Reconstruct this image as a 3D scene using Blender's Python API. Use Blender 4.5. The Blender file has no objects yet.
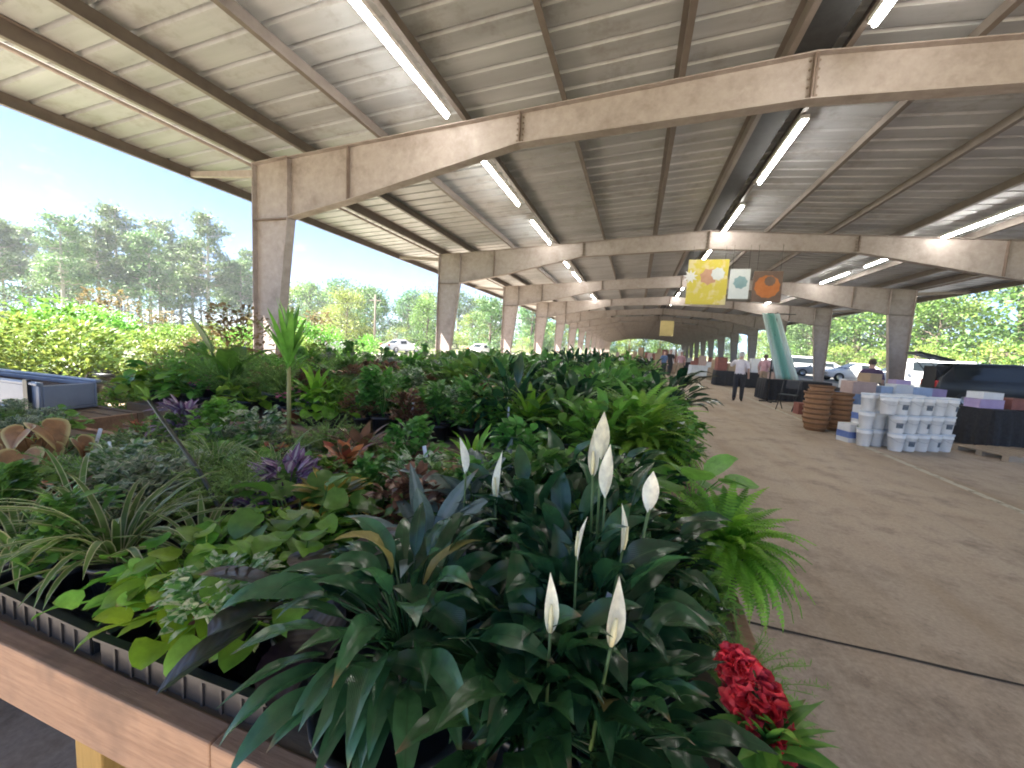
import bpy, math, random
from mathutils import Vector, Matrix
R = math.radians
PI = math.pi
rng = random.Random(11)
sc = bpy.context.scene
COL = sc.collection
CAMH = 1.45

# ------------------------------------------------------------------ materials
def new_mat(name):
    m = bpy.data.materials.new(name); m.use_nodes = True
    nt = m.node_tree; nt.nodes.clear()
    out = nt.nodes.new('ShaderNodeOutputMaterial')
    b = nt.nodes.new('ShaderNodeBsdfPrincipled')
    nt.links.new(b.outputs[0], out.inputs[0])
    return m, nt, b, out

def ramp(nt, fac, stops):
    r = nt.nodes.new('ShaderNodeValToRGB')
    el = r.color_ramp.elements
    while len(el) < len(stops): el.new(0.5)
    for e, (p, c) in zip(el, stops):
        e.position = p; e.color = (c[0], c[1], c[2], 1)
    nt.links.new(fac, r.inputs[0])
    return r.outputs[0]

def noise(nt, scale, detail=4, rough=.6, vec=None, mapscale=None, coord='Object'):
    n = nt.nodes.new('ShaderNodeTexNoise')
    n.inputs['Scale'].default_value = scale; n.inputs['Detail'].default_value = detail
    n.inputs['Roughness'].default_value = rough
    if vec is None:
        t = nt.nodes.new('ShaderNodeTexCoord'); vec = t.outputs[coord]
    if mapscale:
        mp = nt.nodes.new('ShaderNodeMapping'); mp.inputs['Scale'].default_value = mapscale
        nt.links.new(vec, mp.inputs[0]); vec = mp.outputs[0]
    nt.links.new(vec, n.inputs['Vector'])
    return n.outputs[0]

def mixc(nt, fac, a, b, mode='MIX'):
    m = nt.nodes.new('ShaderNodeMix'); m.data_type = 'RGBA'; m.blend_type = mode
    for sock, v in ((m.inputs[0], fac), (m.inputs[6], a), (m.inputs[7], b)):
        if isinstance(v, bpy.types.NodeSocket): nt.links.new(v, sock)
        elif isinstance(v, (int, float)): sock.default_value = v
        else: sock.default_value = (v[0], v[1], v[2], 1)
    return m.outputs[2]

def math_n(nt, op, a, b=0.0, clamp=False):
    m = nt.nodes.new('ShaderNodeMath'); m.operation = op; m.use_clamp = clamp
    for sock, v in ((m.inputs[0], a), (m.inputs[1], b)):
        if isinstance(v, bpy.types.NodeSocket): nt.links.new(v, sock)
        else: sock.default_value = v
    return m.outputs[0]

def bump(nt, b, h, strength=.3, dist=.01):
    n = nt.nodes.new('ShaderNodeBump'); n.inputs['Strength'].default_value = strength
    n.inputs['Distance'].default_value = dist
    nt.links.new(h, n.inputs['Height']); nt.links.new(n.outputs[0], b.inputs['Normal'])

def rough_mat(name, c1, c2, scale=6, rough=.7, metal=0, bmp=.15, stain=None, mapscale=None, spec=.5, coord='Object'):
    """two-tone noisy surface, optionally with a third colour in larger stains"""
    m, nt, b, out = new_mat(name)
    n = noise(nt, scale, 6, .65, mapscale=mapscale, coord=coord)
    c = ramp(nt, n, [(.3, c1), (.7, c2)])
    if stain:
        n2 = noise(nt, scale * .23, 5, .7, mapscale=mapscale, coord=coord)
        f = ramp(nt, n2, [(.5, (0, 0, 0)), (.72, (1, 1, 1))])
        c = mixc(nt, f, c, stain)
    nt.links.new(c, b.inputs['Base Color'])
    b.inputs['Roughness'].default_value = rough; b.inputs['Metallic'].default_value = metal
    b.inputs['Specular IOR Level'].default_value = spec
    if bmp: bump(nt, b, n, bmp, .01)
    return m

def emit_mat(name, c, s):
    m, nt, b, out = new_mat(name)
    b.inputs['Base Color'].default_value = (.8, .8, .8, 1)
    b.inputs['Emission Color'].default_value = (*c, 1); b.inputs['Emission Strength'].default_value = s
    return m

def leaf_mat(name, dark, light, rough=.4, mid=None, edge=None, blot=None, blot_scale=30, trans=.3, hue=.03, veins=0, midw=.16, edgew=.62, spec=.5, tip=.7):
    """leaf: per-leaf tone from the 'lv' attribute (r random, g along, b across), vein / rim colours, noise blotches, part translucent"""
    m, nt, b, out = new_mat(name)
    at = nt.nodes.new('ShaderNodeAttribute'); at.attribute_name = 'lv'
    sp = nt.nodes.new('ShaderNodeSeparateColor'); nt.links.new(at.outputs['Color'], sp.inputs[0])
    c = mixc(nt, sp.outputs[0], dark, light)
    nz = noise(nt, blot_scale, 3)
    if blot:
        f = ramp(nt, nz, [(.47, (0, 0, 0)), (.56, (1, 1, 1))]); c = mixc(nt, f, c, blot)
    else:
        f = ramp(nt, nz, [(.3, (.72, .72, .72)), (.7, (1.25, 1.25, 1.2))]); c = mixc(nt, 1.0, c, f, 'MULTIPLY')
    if mid:
        f = ramp(nt, sp.outputs[2], [(midw * .6, (1, 1, 1)), (midw * 1.6, (0, 0, 0))]); c = mixc(nt, f, c, mid)
    if edge:
        f = ramp(nt, sp.outputs[2], [(edgew - .1, (0, 0, 0)), (edgew + .1, (1, 1, 1))]); c = mixc(nt, f, c, edge)
    tp = math_n(nt, 'MULTIPLY', ramp(nt, sp.outputs[1], [(.86, (0, 0, 0)), (.97, (1, 1, 1))]), ramp(nt, sp.outputs[0], [(tip, (0, 0, 0)), (min(.999, tip + .15), (.9, .9, .9))]))
    c = mixc(nt, tp, c, (.16, .1, .045))
    oi = nt.nodes.new('ShaderNodeObjectInfo')
    hs = nt.nodes.new('ShaderNodeHueSaturation')
    nt.links.new(math_n(nt, 'ADD', math_n(nt, 'MULTIPLY', oi.outputs['Random'], hue), .5 - hue / 2), hs.inputs['Hue'])
    nt.links.new(math_n(nt, 'ADD', math_n(nt, 'MULTIPLY', oi.outputs['Random'], .35), .82), hs.inputs['Value'])
    nt.links.new(c, hs.inputs['Color']); c = hs.outputs[0]
    nt.links.new(c, b.inputs['Base Color'])
    b.inputs['Roughness'].default_value = rough
    b.inputs['Specular IOR Level'].default_value = spec
    if veins:
        s = math_n(nt, 'SINE', math_n(nt, 'MULTIPLY', math_n(nt, 'ADD', math_n(nt, 'MULTIPLY', sp.outputs[1], 1.0), math_n(nt, 'MULTIPLY', sp.outputs[2], .25)), veins))
        bump(nt, b, s, .12, .0015)
    else:
        bump(nt, b, nz, .25, .01)
    tr = nt.nodes.new('ShaderNodeBsdfTranslucent')
    g = nt.nodes.new('ShaderNodeGamma'); g.inputs[1].default_value = .85
    nt.links.new(c, g.inputs[0]); nt.links.new(g.outputs[0], tr.inputs[0])
    mx = nt.nodes.new('ShaderNodeMixShader'); mx.inputs[0].default_value = trans
    nt.links.new(b.outputs[0], mx.inputs[1]); nt.links.new(tr.outputs[0], mx.inputs[2])
    nt.links.new(mx.outputs[0], out.inputs[0])
    return m

def wood_mat(name, c1, c2, axis=(1, 12, 12), rough=.75, stain=None):
    m, nt, b, out = new_mat(name)
    n = noise(nt, 5, 6, .7, mapscale=axis)
    c = ramp(nt, n, [(.25, c1), (.75, c2)])
    if stain:
        f = ramp(nt, noise(nt, 3.3, 4, .7), [(.5, (0, 0, 0)), (.75, (1, 1, 1))]); c = mixc(nt, f, c, stain)
    nt.links.new(c, b.inputs['Base Color']); b.inputs['Roughness'].default_value = rough
    bump(nt, b, n, .3, .005)
    return m

M = {}
# concrete floor: brown dust, tyre sweeps along the aisle, darker damp stains, fine grit
m, nt, b, out = new_mat('concrete_floor')
n1 = noise(nt, .55, 8, .68); n2 = noise(nt, 42, 4, .7); n3 = noise(nt, 1.0, 7, .6, mapscale=(1.9, .22, 1)); n4 = noise(nt, 2.3, 6, .75)
c = ramp(nt, n1, [(.32, (.29, .215, .145)), (.5, (.375, .288, .205)), (.7, (.44, .355, .27))])
c = mixc(nt, ramp(nt, n3, [(.40, (0, 0, 0)), (.64, (.75, .75, .75))]), c, (.42, .35, .28))
c = mixc(nt, ramp(nt, n4, [(.5, (0, 0, 0)), (.68, (.85, .85, .85))]), c, (.2, .15, .112))
n5 = noise(nt, 9, 5, .75); n6 = noise(nt, 130, 2, .5)
c = mixc(nt, ramp(nt, n5, [(.6, (0, 0, 0)), (.68, (.55, .55, .55))]), c, (.17, .13, .1))
c = mixc(nt, ramp(nt, n6, [(.68, (0, 0, 0)), (.74, (.8, .8, .8))]), c, (.5, .44, .37))
c = mixc(nt, 1.0, c, ramp(nt, n2, [(.3, (.8, .8, .8)), (.72, (1.18, 1.18, 1.18))]), 'MULTIPLY')
n7 = noise(nt, 1.0, 4, .55, mapscale=(9, .16, 1))
c = mixc(nt, ramp(nt, n7, [(.58, (0, 0, 0)), (.72, (.35, .35, .35))]), c, (.19, .15, .12))
vo = nt.nodes.new('ShaderNodeTexVoronoi'); vo.feature = 'DISTANCE_TO_EDGE'; vo.inputs['Scale'].default_value = .23
tcv = nt.nodes.new('ShaderNodeTexCoord'); nzv = nt.nodes.new('ShaderNodeTexNoise'); nzv.inputs['Scale'].default_value = 2.2; nzv.inputs['Detail'].default_value = 8
nt.links.new(tcv.outputs['Object'], nzv.inputs['Vector'])
va = nt.nodes.new('ShaderNodeVectorMath'); va.operation = 'MULTIPLY_ADD'; va.inputs[1].default_value = (.5, .5, 0)
nt.links.new(nzv.outputs['Color'], va.inputs[0]); nt.links.new(tcv.outputs['Object'], va.inputs[2]); nt.links.new(va.outputs[0], vo.inputs['Vector'])
ck = math_n(nt, 'MULTIPLY', ramp(nt, vo.outputs['Distance'], [(.0006, (1, 1, 1)), (.0018, (0, 0, 0))]), ramp(nt, noise(nt, .3, 2), [(.5, (0, 0, 0)), (.6, (.8, .8, .8))]))
c = mixc(nt, ck, c, (.07, .055, .045))
nt.links.new(c, b.inputs['Base Color'])
b.inputs['Roughness'].default_value = .62
bump(nt, b, n2, .12, .004); M['floor'] = m
M['joint'] = rough_mat('joint_gap', (.02, .017, .014), (.05, .042, .034), 9, .95)
m, nt, b, out = new_mat('worn_line_paint')
w = ramp(nt, noise(nt, 7, 6, .7), [(.36, (.2, .165, .125)), (.5, (.5, .47, .38))]); nt.links.new(w, b.inputs['Base Color']); b.inputs['Roughness'].default_value = .8
M['paint_line'] = m
m, nt, b, out = new_mat('field_ground')
c = ramp(nt, noise(nt, .09, 7, .65), [(.32, (.13, .17, .045)), (.5, (.17, .19, .07)), (.66, (.27, .22, .14))])
c = mixc(nt, 1.0, c, ramp(nt, noise(nt, 5, 5, .7), [(.3, (.7, .7, .7)), (.7, (1.25, 1.25, 1.25))]), 'MULTIPLY')
nt.links.new(c, b.inputs['Base Color']); b.inputs['Roughness'].default_value = .95; M['ground'] = m
M['gravel'] = rough_mat('gravel_yard', (.34, .3, .25), (.5, .46, .39), 8, .95, bmp=.5, stain=(.24, .23, .13))
M['asphalt'] = rough_mat('asphalt', (.1, .098, .094), (.18, .175, .165), 14, .9, bmp=.4)
M['steel'] = rough_mat('primed_steel', (.275, .232, .212), (.375, .325, .302), 7, .6, bmp=.1, stain=(.21, .168, .148))
M['purlin'] = rough_mat('purlin_steel', (.12, .096, .083), (.18, .15, .13), 3, .55, bmp=.05)
M['weld'] = rough_mat('stiffener_steel', (.13, .09, .07), (.2, .15, .12), 6, .6)
m, nt, b, out = new_mat('galvanised_roof')
c = ramp(nt, noise(nt, .8, 5, .6, mapscale=(.3, 3, 1)), [(.3, (.335, .345, .36)), (.7, (.5, .515, .535))])
c = mixc(nt, ramp(nt, noise(nt, 1.6, 6, .75), [(.52, (0, 0, 0)), (.74, (.75, .75, .75))]), c, (.22, .195, .17))
nt.links.new(c, b.inputs['Base Color']); b.inputs['Roughness'].default_value = .5; b.inputs['Metallic'].default_value = .25; M['roof'] = m
M['black'] = rough_mat('black_plastic', (.012, .012, .014), (.03, .03, .034), 8, .38, bmp=.08)
M['black_matte'] = rough_mat('black_painted', (.01, .01, .01), (.022, .022, .022), 8, .8)
M['black_cloth'] = rough_mat('black_cloth', (.012, .012, .014), (.03, .03, .034), 20, .9, bmp=.3)
M['soil'] = rough_mat('potting_soil', (.02, .013, .009), (.075, .05, .035), 60, .95, bmp=.9)
M['terracotta'] = rough_mat('terracotta_plastic', (.2, .07, .04), (.27, .1, .06), 6, .55)
M['bench_top'] = wood_mat('weathered_slats', (.12, .085, .055), (.23, .17, .11), (1.2, 14, 14))
M['bench_apron'] = wood_mat('reddish_lumber', (.24, .135, .08), (.44, .275, .17), (1.2, 18, 18), stain=(.15, .095, .065))
M['bench_leg'] = wood_mat('treated_post', (.33, .2, .05), (.47, .3, .09), (14, 14, 1.2))
M['pale_lumber'] = wood_mat('pale_lumber', (.3, .23, .16), (.46, .37, .27), (1.2, 16, 16))
M['white_plastic'] = rough_mat('white_plastic', (.8, .79, .76), (.88, .87, .84), 5, .4, bmp=.02)
M['white_lid'] = rough_mat('white_lid', (.6, .64, .68), (.7, .74, .78), 5, .45, bmp=.02)
M['pail_mark'] = rough_mat('pail_print', (.06, .07, .08), (.16, .19, .22), 30, .6)
M['grey_plastic'] = rough_mat('grey_plastic', (.2, .235, .3), (.28, .32, .4), 4, .35)
M['light_white'] = emit_mat('tube_glow', (1, .97, .9), 9.0)
M['fixture'] = rough_mat('fixture_white', (.6, .6, .58), (.7, .7, .68), 4, .5)
M['basket'] = wood_mat('basket_splint', (.27, .125, .05), (.44, .235, .11), (3, 3, 14))
M['basket_band'] = wood_mat('basket_hoop', (.17, .08, .035), (.28, .15, .07), (3, 3, 14))
M['card'] = rough_mat('cardboard', (.36, .25, .15), (.45, .33, .21), 5, .9, bmp=.05)
M['card_pink'] = rough_mat('faded_pink_box', (.42, .3, .26), (.52, .38, .33), 5, .9, bmp=.05)
M['card_white'] = rough_mat('white_card', (.66, .66, .66), (.76, .76, .76), 5, .8, bmp=.05)
M['card_purple'] = rough_mat('lilac_card', (.35, .27, .45), (.46, .36, .56), 5, .8, bmp=.05)
M['card_red'] = rough_mat('red_brown_box', (.2, .07, .055), (.3, .11, .085), 6, .8, bmp=.05)
M['card_blue'] = rough_mat('pale_blue_card', (.36, .45, .6), (.45, .55, .7), 6, .7, bmp=.05)
M['blue_print'] = rough_mat('blue_print', (.1, .16, .42), (.16, .24, .52), 12, .6, bmp=0)
m, nt, b, out = new_mat('yellow_banner')
c = mixc(nt, ramp(nt, noise(nt, 3.2, 3, .6), [(.5, (0, 0, 0)), (.6, (1, 1, 1))]), (.66, .55, .08), (.72, .62, .33))
nt.links.new(c, b.inputs['Base Color']); b.inputs['Roughness'].default_value = .7; M['yellow_banner'] = m
M['banner_red'] = rough_mat('banner_rose', (.5, .25, .16), (.6, .36, .25), 5, .7, bmp=0)
M['banner_white'] = rough_mat('banner_white', (.62, .66, .68), (.74, .77, .78), 3, .7, bmp=0)
M['banner_blue'] = rough_mat('banner_teal', (.2, .34, .38), (.3, .44, .47), 4, .7, bmp=0)
M['banner_orange'] = rough_mat('banner_orange', (.45, .13, .03), (.56, .2, .06), 4, .7, bmp=0)
M['banner_brown'] = rough_mat('banner_brown', (.12, .075, .055), (.2, .13, .1), 4, .7, bmp=0)
M['beige_banner'] = rough_mat('beige_banner', (.45, .36, .14), (.55, .44, .2), 4, .8, bmp=0)
m, nt, b, out = new_mat('teal_fabric')
at = nt.nodes.new('ShaderNodeAttribute'); at.attribute_name = 'lv'
sp = nt.nodes.new('ShaderNodeSeparateColor'); nt.links.new(at.outputs['Color'], sp.inputs[0])
c = ramp(nt, sp.outputs[2], [(.18, (.56, .66, .62)), (.34, (.16, .38, .32)), (.6, (.2, .42, .36)), (.78, (.58, .68, .64))])
nt.links.new(c, b.inputs['Base Color']); b.inputs['Roughness'].default_value = .8; M['teal_fabric'] = m
M['skin'] = rough_mat('skin', (.45, .27, .2), (.52, .33, .25), 9, .55, bmp=0)
M['hair'] = rough_mat('hair_brown', (.035, .022, .015), (.07, .045, .03), 30, .6)
M['hair_grey'] = rough_mat('hair_grey', (.4, .38, .36), (.52, .5, .48), 30, .6)
M['shirt_white'] = rough_mat('white_shirt', (.66, .6, .62), (.76, .7, .72), 8, .85)
M['shirt_pink'] = rough_mat('pink_shirt', (.45, .25, .27), (.55, .33, .35), 8, .85)
M['shirt_blue'] = rough_mat('blue_shirt', (.09, .16, .32), (.14, .22, .4), 8, .85)
M['shirt_plum'] = rough_mat('plum_shirt', (.06, .035, .075), (.1, .06, .12), 8, .85)
M['shirt_black'] = rough_mat('black_shirt', (.015, .015, .018), (.03, .03, .035), 8, .85)
M['trousers_dark'] = rough_mat('dark_trousers', (.02, .022, .03), (.04, .042, .052), 8, .85)
M['trousers_tan'] = rough_mat('tan_trousers', (.25, .18, .12), (.32, .24, .17), 8, .85)
M['car_black'] = rough_mat('black_car_paint', (.008, .011, .014), (.014, .018, .022), 2, .35, bmp=0)
M['car_blue'] = rough_mat('navy_car_paint', (.014, .025, .075), (.022, .038, .1), 2, .2, bmp=0)
M['car_white'] = rough_mat('white_car_paint', (.7, .7, .7), (.78, .78, .78), 2, .22, bmp=0)
M['car_grey'] = rough_mat('silver_car_paint', (.3, .31, .33), (.38, .39, .41), 2, .25, bmp=0)
M['glass'] = rough_mat('tinted_glass', (.015, .02, .022), (.022, .028, .03), 2, .06, bmp=0)
M['tyre'] = rough_mat('tyre_rubber', (.012, .012, .012), (.025, .025, .025), 12, .85)
M['rim'] = rough_mat('alloy_rim', (.35, .35, .36), (.45, .45, .46), 6, .35, metal=.8)
M['lamp_red'] = rough_mat('red_lens', (.35, .01, .01), (.45, .02, .02), 6, .2, bmp=0)
M['lamp_clear'] = rough_mat('clear_lens', (.6, .6, .6), (.7, .7, .7), 6, .1, bmp=0)
M['bark_pine'] = rough_mat('pine_bark', (.3, .25, .2), (.5, .44, .38), 5, .95, bmp=.6, mapscale=(3, 3, .6))
M['bark'] = rough_mat('bark', (.09, .07, .05), (.17, .13, .1), 6, .95, bmp=.6, mapscale=(3, 3, .6))
M['cane'] = rough_mat('yellow_cane', (.2, .18, .06), (.3, .27, .1), 10, .6)
M['stem'] = rough_mat('green_stem', (.06, .11, .03), (.1, .17, .05), 10, .5)
M['dark_stem'] = rough_mat('dark_stem', (.018, .022, .014), (.035, .042, .026), 10, .5)
M['pole_wood'] = rough_mat('weathered_pole', (.12, .1, .08), (.2, .17, .14), 5, .95, mapscale=(4, 4, .5))
M['wire'] = rough_mat('wire', (.02, .02, .02), (.03, .03, .03), 4, .7, bmp=0)
M['tag_black'] = rough_mat('tag_black', (.01, .01, .01), (.018, .018, .018), 4, .5, bmp=0)
M['tag_yellow'] = rough_mat('tag_yellow', (.72, .55, .08), (.8, .62, .12), 4, .5, bmp=0)
M['tag_white'] = rough_mat('tag_white', (.7, .7, .7), (.78, .78, .78), 4, .5, bmp=0)
# foliage
F = M
F['lily'] = leaf_mat('peace_lily_leaf', (.01, .042, .018), (.036, .11, .04), .2, trans=.12, veins=170, hue=.02, mid=(.03, .08, .03), midw=.05)
F['lily_old'] = leaf_mat('yellowed_leaf', (.16, .13, .035), (.22, .19, .06), .5, trans=.2)
F['spathe'] = leaf_mat('white_spathe', (.7, .7, .56), (.82, .82, .74), .45, trans=.3, hue=0, tip=.9)
F['spadix'] = rough_mat('spadix', (.6, .55, .3), (.7, .66, .42), 80, .7)
F['lime'] = leaf_mat('lime_leaf', (.09, .24, .015), (.26, .46, .035), .4, trans=.35)
F['green'] = leaf_mat('mid_green_leaf', (.05, .16, .022), (.14, .33, .06), .38, trans=.3)
F['bright'] = leaf_mat('bright_green_leaf', (.09, .24, .025), (.2, .42, .06), .42, trans=.35)
F['fern'] = leaf_mat('fern_leaf', (.1, .28, .02), (.24, .5, .045), .5, trans=.35)
F['feather'] = leaf_mat('feathery_leaf', (.12, .25, .04), (.25, .42, .1), .55, trans=.3)
F['grey'] = leaf_mat('grey_green_leaf', (.09, .17, .08), (.27, .37, .23), .42, edge=(.42, .45, .33), trans=.25)
F['silver'] = leaf_mat('silver_green_leaf', (.08, .13, .12), (.16, .23, .21), .3, mid=(.2, .26, .25), midw=.25, trans=.15, veins=40)
F['spider'] = leaf_mat('striped_leaf', (.06, .15, .03), (.11, .22, .05), .4, edge=(.45, .47, .28), edgew=.75, trans=.3)
F['purple'] = leaf_mat('purple_leaf', (.11, .05, .13), (.22, .11, .25), .35, mid=(.34, .33, .36), midw=.3, trans=.2)
F['burgundy'] = leaf_mat('burgundy_leaf', (.008, .006, .009), (.024, .012, .016), .28, trans=.08, veins=50)
F['croton_y'] = leaf_mat('croton_yellow', (.09, .15, .02), (.45, .36, .04), .33, blot=(.5, .4, .05), blot_scale=26, trans=.2)
F['croton_r'] = leaf_mat('croton_red', (.24, .04, .025), (.5, .17, .05), .33, blot=(.06, .05, .02), blot_scale=22, trans=.2)
F['croton_b'] = leaf_mat('bronze_leaf', (.13, .065, .035), (.26, .13, .07), .38, trans=.2)
F['copper'] = leaf_mat('copper_leaf', (.22, .1, .045), (.34, .19, .09), .4, edge=(.5, .44, .2), edgew=.86, trans=.25, veins=0)
F['variegated'] = leaf_mat('variegated_leaf', (.06, .17, .035), (.13, .29, .07), .35, blot=(.42, .47, .34), blot_scale=45, trans=.2)
F['banana'] = leaf_mat('paddle_leaf', (.04, .12, .015), (.08, .2, .025), .35, trans=.35, veins=110)
F['palm'] = leaf_mat('palm_leaf', (.04, .1, .02), (.1, .19, .045), .45, trans=.3)
F['pinkflower'] = leaf_mat('pink_petal', (.45, .1, .2), (.6, .22, .34), .6, trans=.3, hue=0)
F['lilacflower'] = leaf_mat('lilac_petal', (.3, .16, .4), (.45, .28, .55), .6, trans=.3, hue=0)
F['redflower'] = leaf_mat('red_petal', (.5, .01, .02), (.85, .07, .1), .55, trans=.2, hue=0)
F['whiteflower'] = leaf_mat('white_petal', (.65, .65, .6), (.8, .8, .75), .6, trans=.3, hue=0)
F['sunny'] = leaf_mat('sunny_shrub_leaf', (.09, .16, .02), (.23, .3, .05), .5, trans=.35)
F['bronzebush'] = leaf_mat('bronze_shrub_leaf', (.1, .085, .03), (.24, .17, .07), .5, trans=.3)
F['pine'] = leaf_mat('pine_needles', (.07, .14, .045), (.19, .29, .09), .6, trans=.2)
F['decid'] = leaf_mat('tree_leaf', (.07, .16, .025), (.19, .31, .06), .5, trans=.35)
F['decid_y'] = leaf_mat('tree_leaf_light', (.14, .22, .03), (.32, .4, .08), .5, trans=.35)
F['decid_d'] = leaf_mat('tree_leaf_dark', (.045, .12, .035), (.12, .22, .06), .5, trans=.3)

# ------------------------------------------------------------------ mesh builder
class MB:
    def __init__(s): s.v, s.f, s.mi, s.c = [], [], [], []
    def add(s, vs, fs, mi=0, cols=None):
        o = len(s.v); s.v += [tuple(p) for p in vs]
        s.c += cols if cols else [(.5, .5, .5)] * len(vs)
        for f in fs: s.f.append([o + i for i in f]); s.mi.append(mi)
    def box(s, lo, hi, mi=0):
        x0, y0, z0 = lo; x1, y1, z1 = hi
        s.add([(x0, y0, z0), (x1, y0, z0), (x1, y1, z0), (x0, y1, z0), (x0, y0, z1), (x1, y0, z1), (x1, y1, z1), (x0, y1, z1)],
              [(0, 3, 2, 1), (4, 5, 6, 7), (0, 1, 5, 4), (1, 2, 6, 5), (2, 3, 7, 6), (3, 0, 4, 7)], mi)
    def tube(s, pts, rad, n=6, mi=0, cap=True, rnd=.5):
        pts = [Vector(p) for p in pts]; k = len(pts)
        rs = rad if isinstance(rad, (list, tuple)) else [rad] * k
        vs = []
        for i, p in enumerate(pts):
            d = (pts[min(i + 1, k - 1)] - pts[max(i - 1, 0)]).normalized()
            a = d.cross(Vector((0, 0, 1)) if abs(d.z) < .9 else Vector((1, 0, 0))).normalized(); b2 = d.cross(a)
            for j in range(n):
                t = 2 * PI * j / n; vs.append(p + (a * math.cos(t) + b2 * math.sin(t)) * rs[i])
        fs = [(i * n + j, i * n + (j + 1) % n, (i + 1) * n + (j + 1) % n, (i + 1) * n + j) for i in range(k - 1) for j in range(n)]
        if cap: fs += [tuple(range(n - 1, -1, -1)), tuple(range((k - 1) * n, k * n))]
        s.add(vs, fs, mi, [(rnd, .5, .5)] * len(vs))
    def lathe(s, prof, n=20, mi=0, c=(0, 0, 0), close=False):
        vs = [(c[0] + r * math.cos(2 * PI * j / n), c[1] + r * math.sin(2 * PI * j / n), c[2] + z) for r, z in prof for j in range(n)]
        fs = [(i * n + j, i * n + (j + 1) % n, (i + 1) * n + (j + 1) % n, (i + 1) * n + j) for i in range(len(prof) - 1) for j in range(n)]
        if close: fs += [tuple(range((len(prof) - 1) * n, len(prof) * n))]
        s.add(vs, fs, mi)
    def plate(s, poly, y0, y1, mi=0):
        """polygon in XZ extruded from y0 to y1"""
        n = len(poly)
        s.add([(x, y0, z) for x, z in poly] + [(x, y1, z) for x, z in poly],
              [tuple(range(n)), tuple(range(2 * n - 1, n - 1, -1))] + [(i, i + n, (i + 1) % n + n, (i + 1) % n) for i in range(n)], mi)
    def leaf(s, p0, az, el, L, W, prof, droop=.6, fold=.25, n=6, twist=0, rnd=None, mi=0, across=1, wav=0, bow=1.3):
        rnd = rng.random() if rnd is None else rnd
        S = [-1, 0, 1] if across == 1 else [-1, -.5, 0, .5, 1]
        side0 = Vector((-math.sin(az), math.cos(az), 0)); h = Vector((math.cos(az), math.sin(az), 0))
        p = Vector(p0); vs = []; cs = []; st = L / n; ph = rng.random() * 6
        for i in range(n + 1):
            t = i / n; e = el - droop * t ** bow
            d = h * math.cos(e) + Vector((0, 0, math.sin(e)))
            nm = d.cross(side0)
            sd = side0 * math.cos(twist) + nm * math.sin(twist); nn = nm * math.cos(twist) - side0 * math.sin(twist)
            w = max(prof(t), .012) * W
            for q in S:
                vs.append(p + sd * (q * w) + nn * (fold * abs(q) * w + (wav * w * math.sin(t * 14 + ph + q) * abs(q) if wav else 0)))
                cs.append((rnd, t, abs(q)))
            p = p + d * st
        k = len(S)
        fs = [(i * k + j, i * k + j + 1, (i + 1) * k + j + 1, (i + 1) * k + j) for i in range(n) for j in range(k - 1)]
        s.add(vs, fs, mi, cs)
        return p
    def mesh(s, name, mats, smooth=True):
        me = bpy.data.meshes.new(name)
        me.from_pydata(s.v, [], s.f)
        for mm in mats: me.materials.append(mm)
        me.polygons.foreach_set('material_index', s.mi)
        if smooth: me.polygons.foreach_set('use_smooth', [True] * len(s.f))
        at = me.attributes.new('lv', 'FLOAT_COLOR', 'POINT')
        at.data.foreach_set('color', [x for c in s.c for x in (c[0], c[1], c[2], 1)])
        me.update()
        return me
    def build(s, name, mats, parent=None, smooth=False, loc=(0, 0, 0)):
        return link(name, s.mesh(name, mats if isinstance(mats, (list, tuple)) else [mats], smooth), parent, loc)

def link(name, me, parent=None, loc=(0, 0, 0), rot=None, scale=None):
    o = bpy.data.objects.new(name, me); COL.objects.link(o)
    o.location = loc
    if rot: o.rotation_euler = rot
    if scale: o.scale = (scale,) * 3 if isinstance(scale, (int, float)) else scale
    if parent: o.parent = parent
    return o

def tag(o, label=None, cat=None, group=None, kind=None):
    if label: o['label'] = label
    if cat: o['category'] = cat
    if group: o['group'] = group
    if kind: o['kind'] = kind
    return o
def thing(name, label, cat, loc=(0, 0, 0), rz=0, group=None, scale=None):
    o = link(name, None, None, loc, (0, 0, rz), scale); o.empty_display_size = .05
    return tag(o, label, cat, group)
def bevel(o, w=.005, seg=2):
    b = o.modifiers.new('Bevel', 'BEVEL'); b.width = w; b.segments = seg; b.limit_method = 'ANGLE'; return o
def copy_tree(o, parent=None):
    c = o.copy(); COL.objects.link(c)
    if parent: c.parent = parent
    for ch in list(o.children): copy_tree(ch, c)
    return c
ORD = ['first', 'second', 'third', 'fourth', 'fifth', 'sixth', 'seventh', 'eighth', 'ninth', 'tenth', 'eleventh', 'twelfth',
       'thirteenth', 'fourteenth', 'fifteenth', 'sixteenth', 'seventeenth', 'eighteenth', 'nineteenth', 'twentieth', 'last']

def ordn(k): return ORD[k] if k < 20 else (['twenty', 'thirty', 'forty'][k // 10 - 1 - 1] + '-' + ORD[k % 10 - 1] if k % 10 else ['twentieth', 'thirtieth', 'fortieth'][k // 10 - 2])
# leaf outlines
def lance(t): return max(0, math.sin(PI * min(1, t) ** .78)) ** 1.05
def ovate(t): return t ** .55 * (1 - t) ** .7 / .42
def heart(t): return min(1.0, (t + .02) ** .3 * (1 - t) ** .72 / .52)
def strap(t): return min(1, .55 + 3 * t) * (1 - t ** 4)
def paddle(t): return min(1, t * 5) ** .6 * (1 - t ** 3.5)
U = rng.uniform

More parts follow.
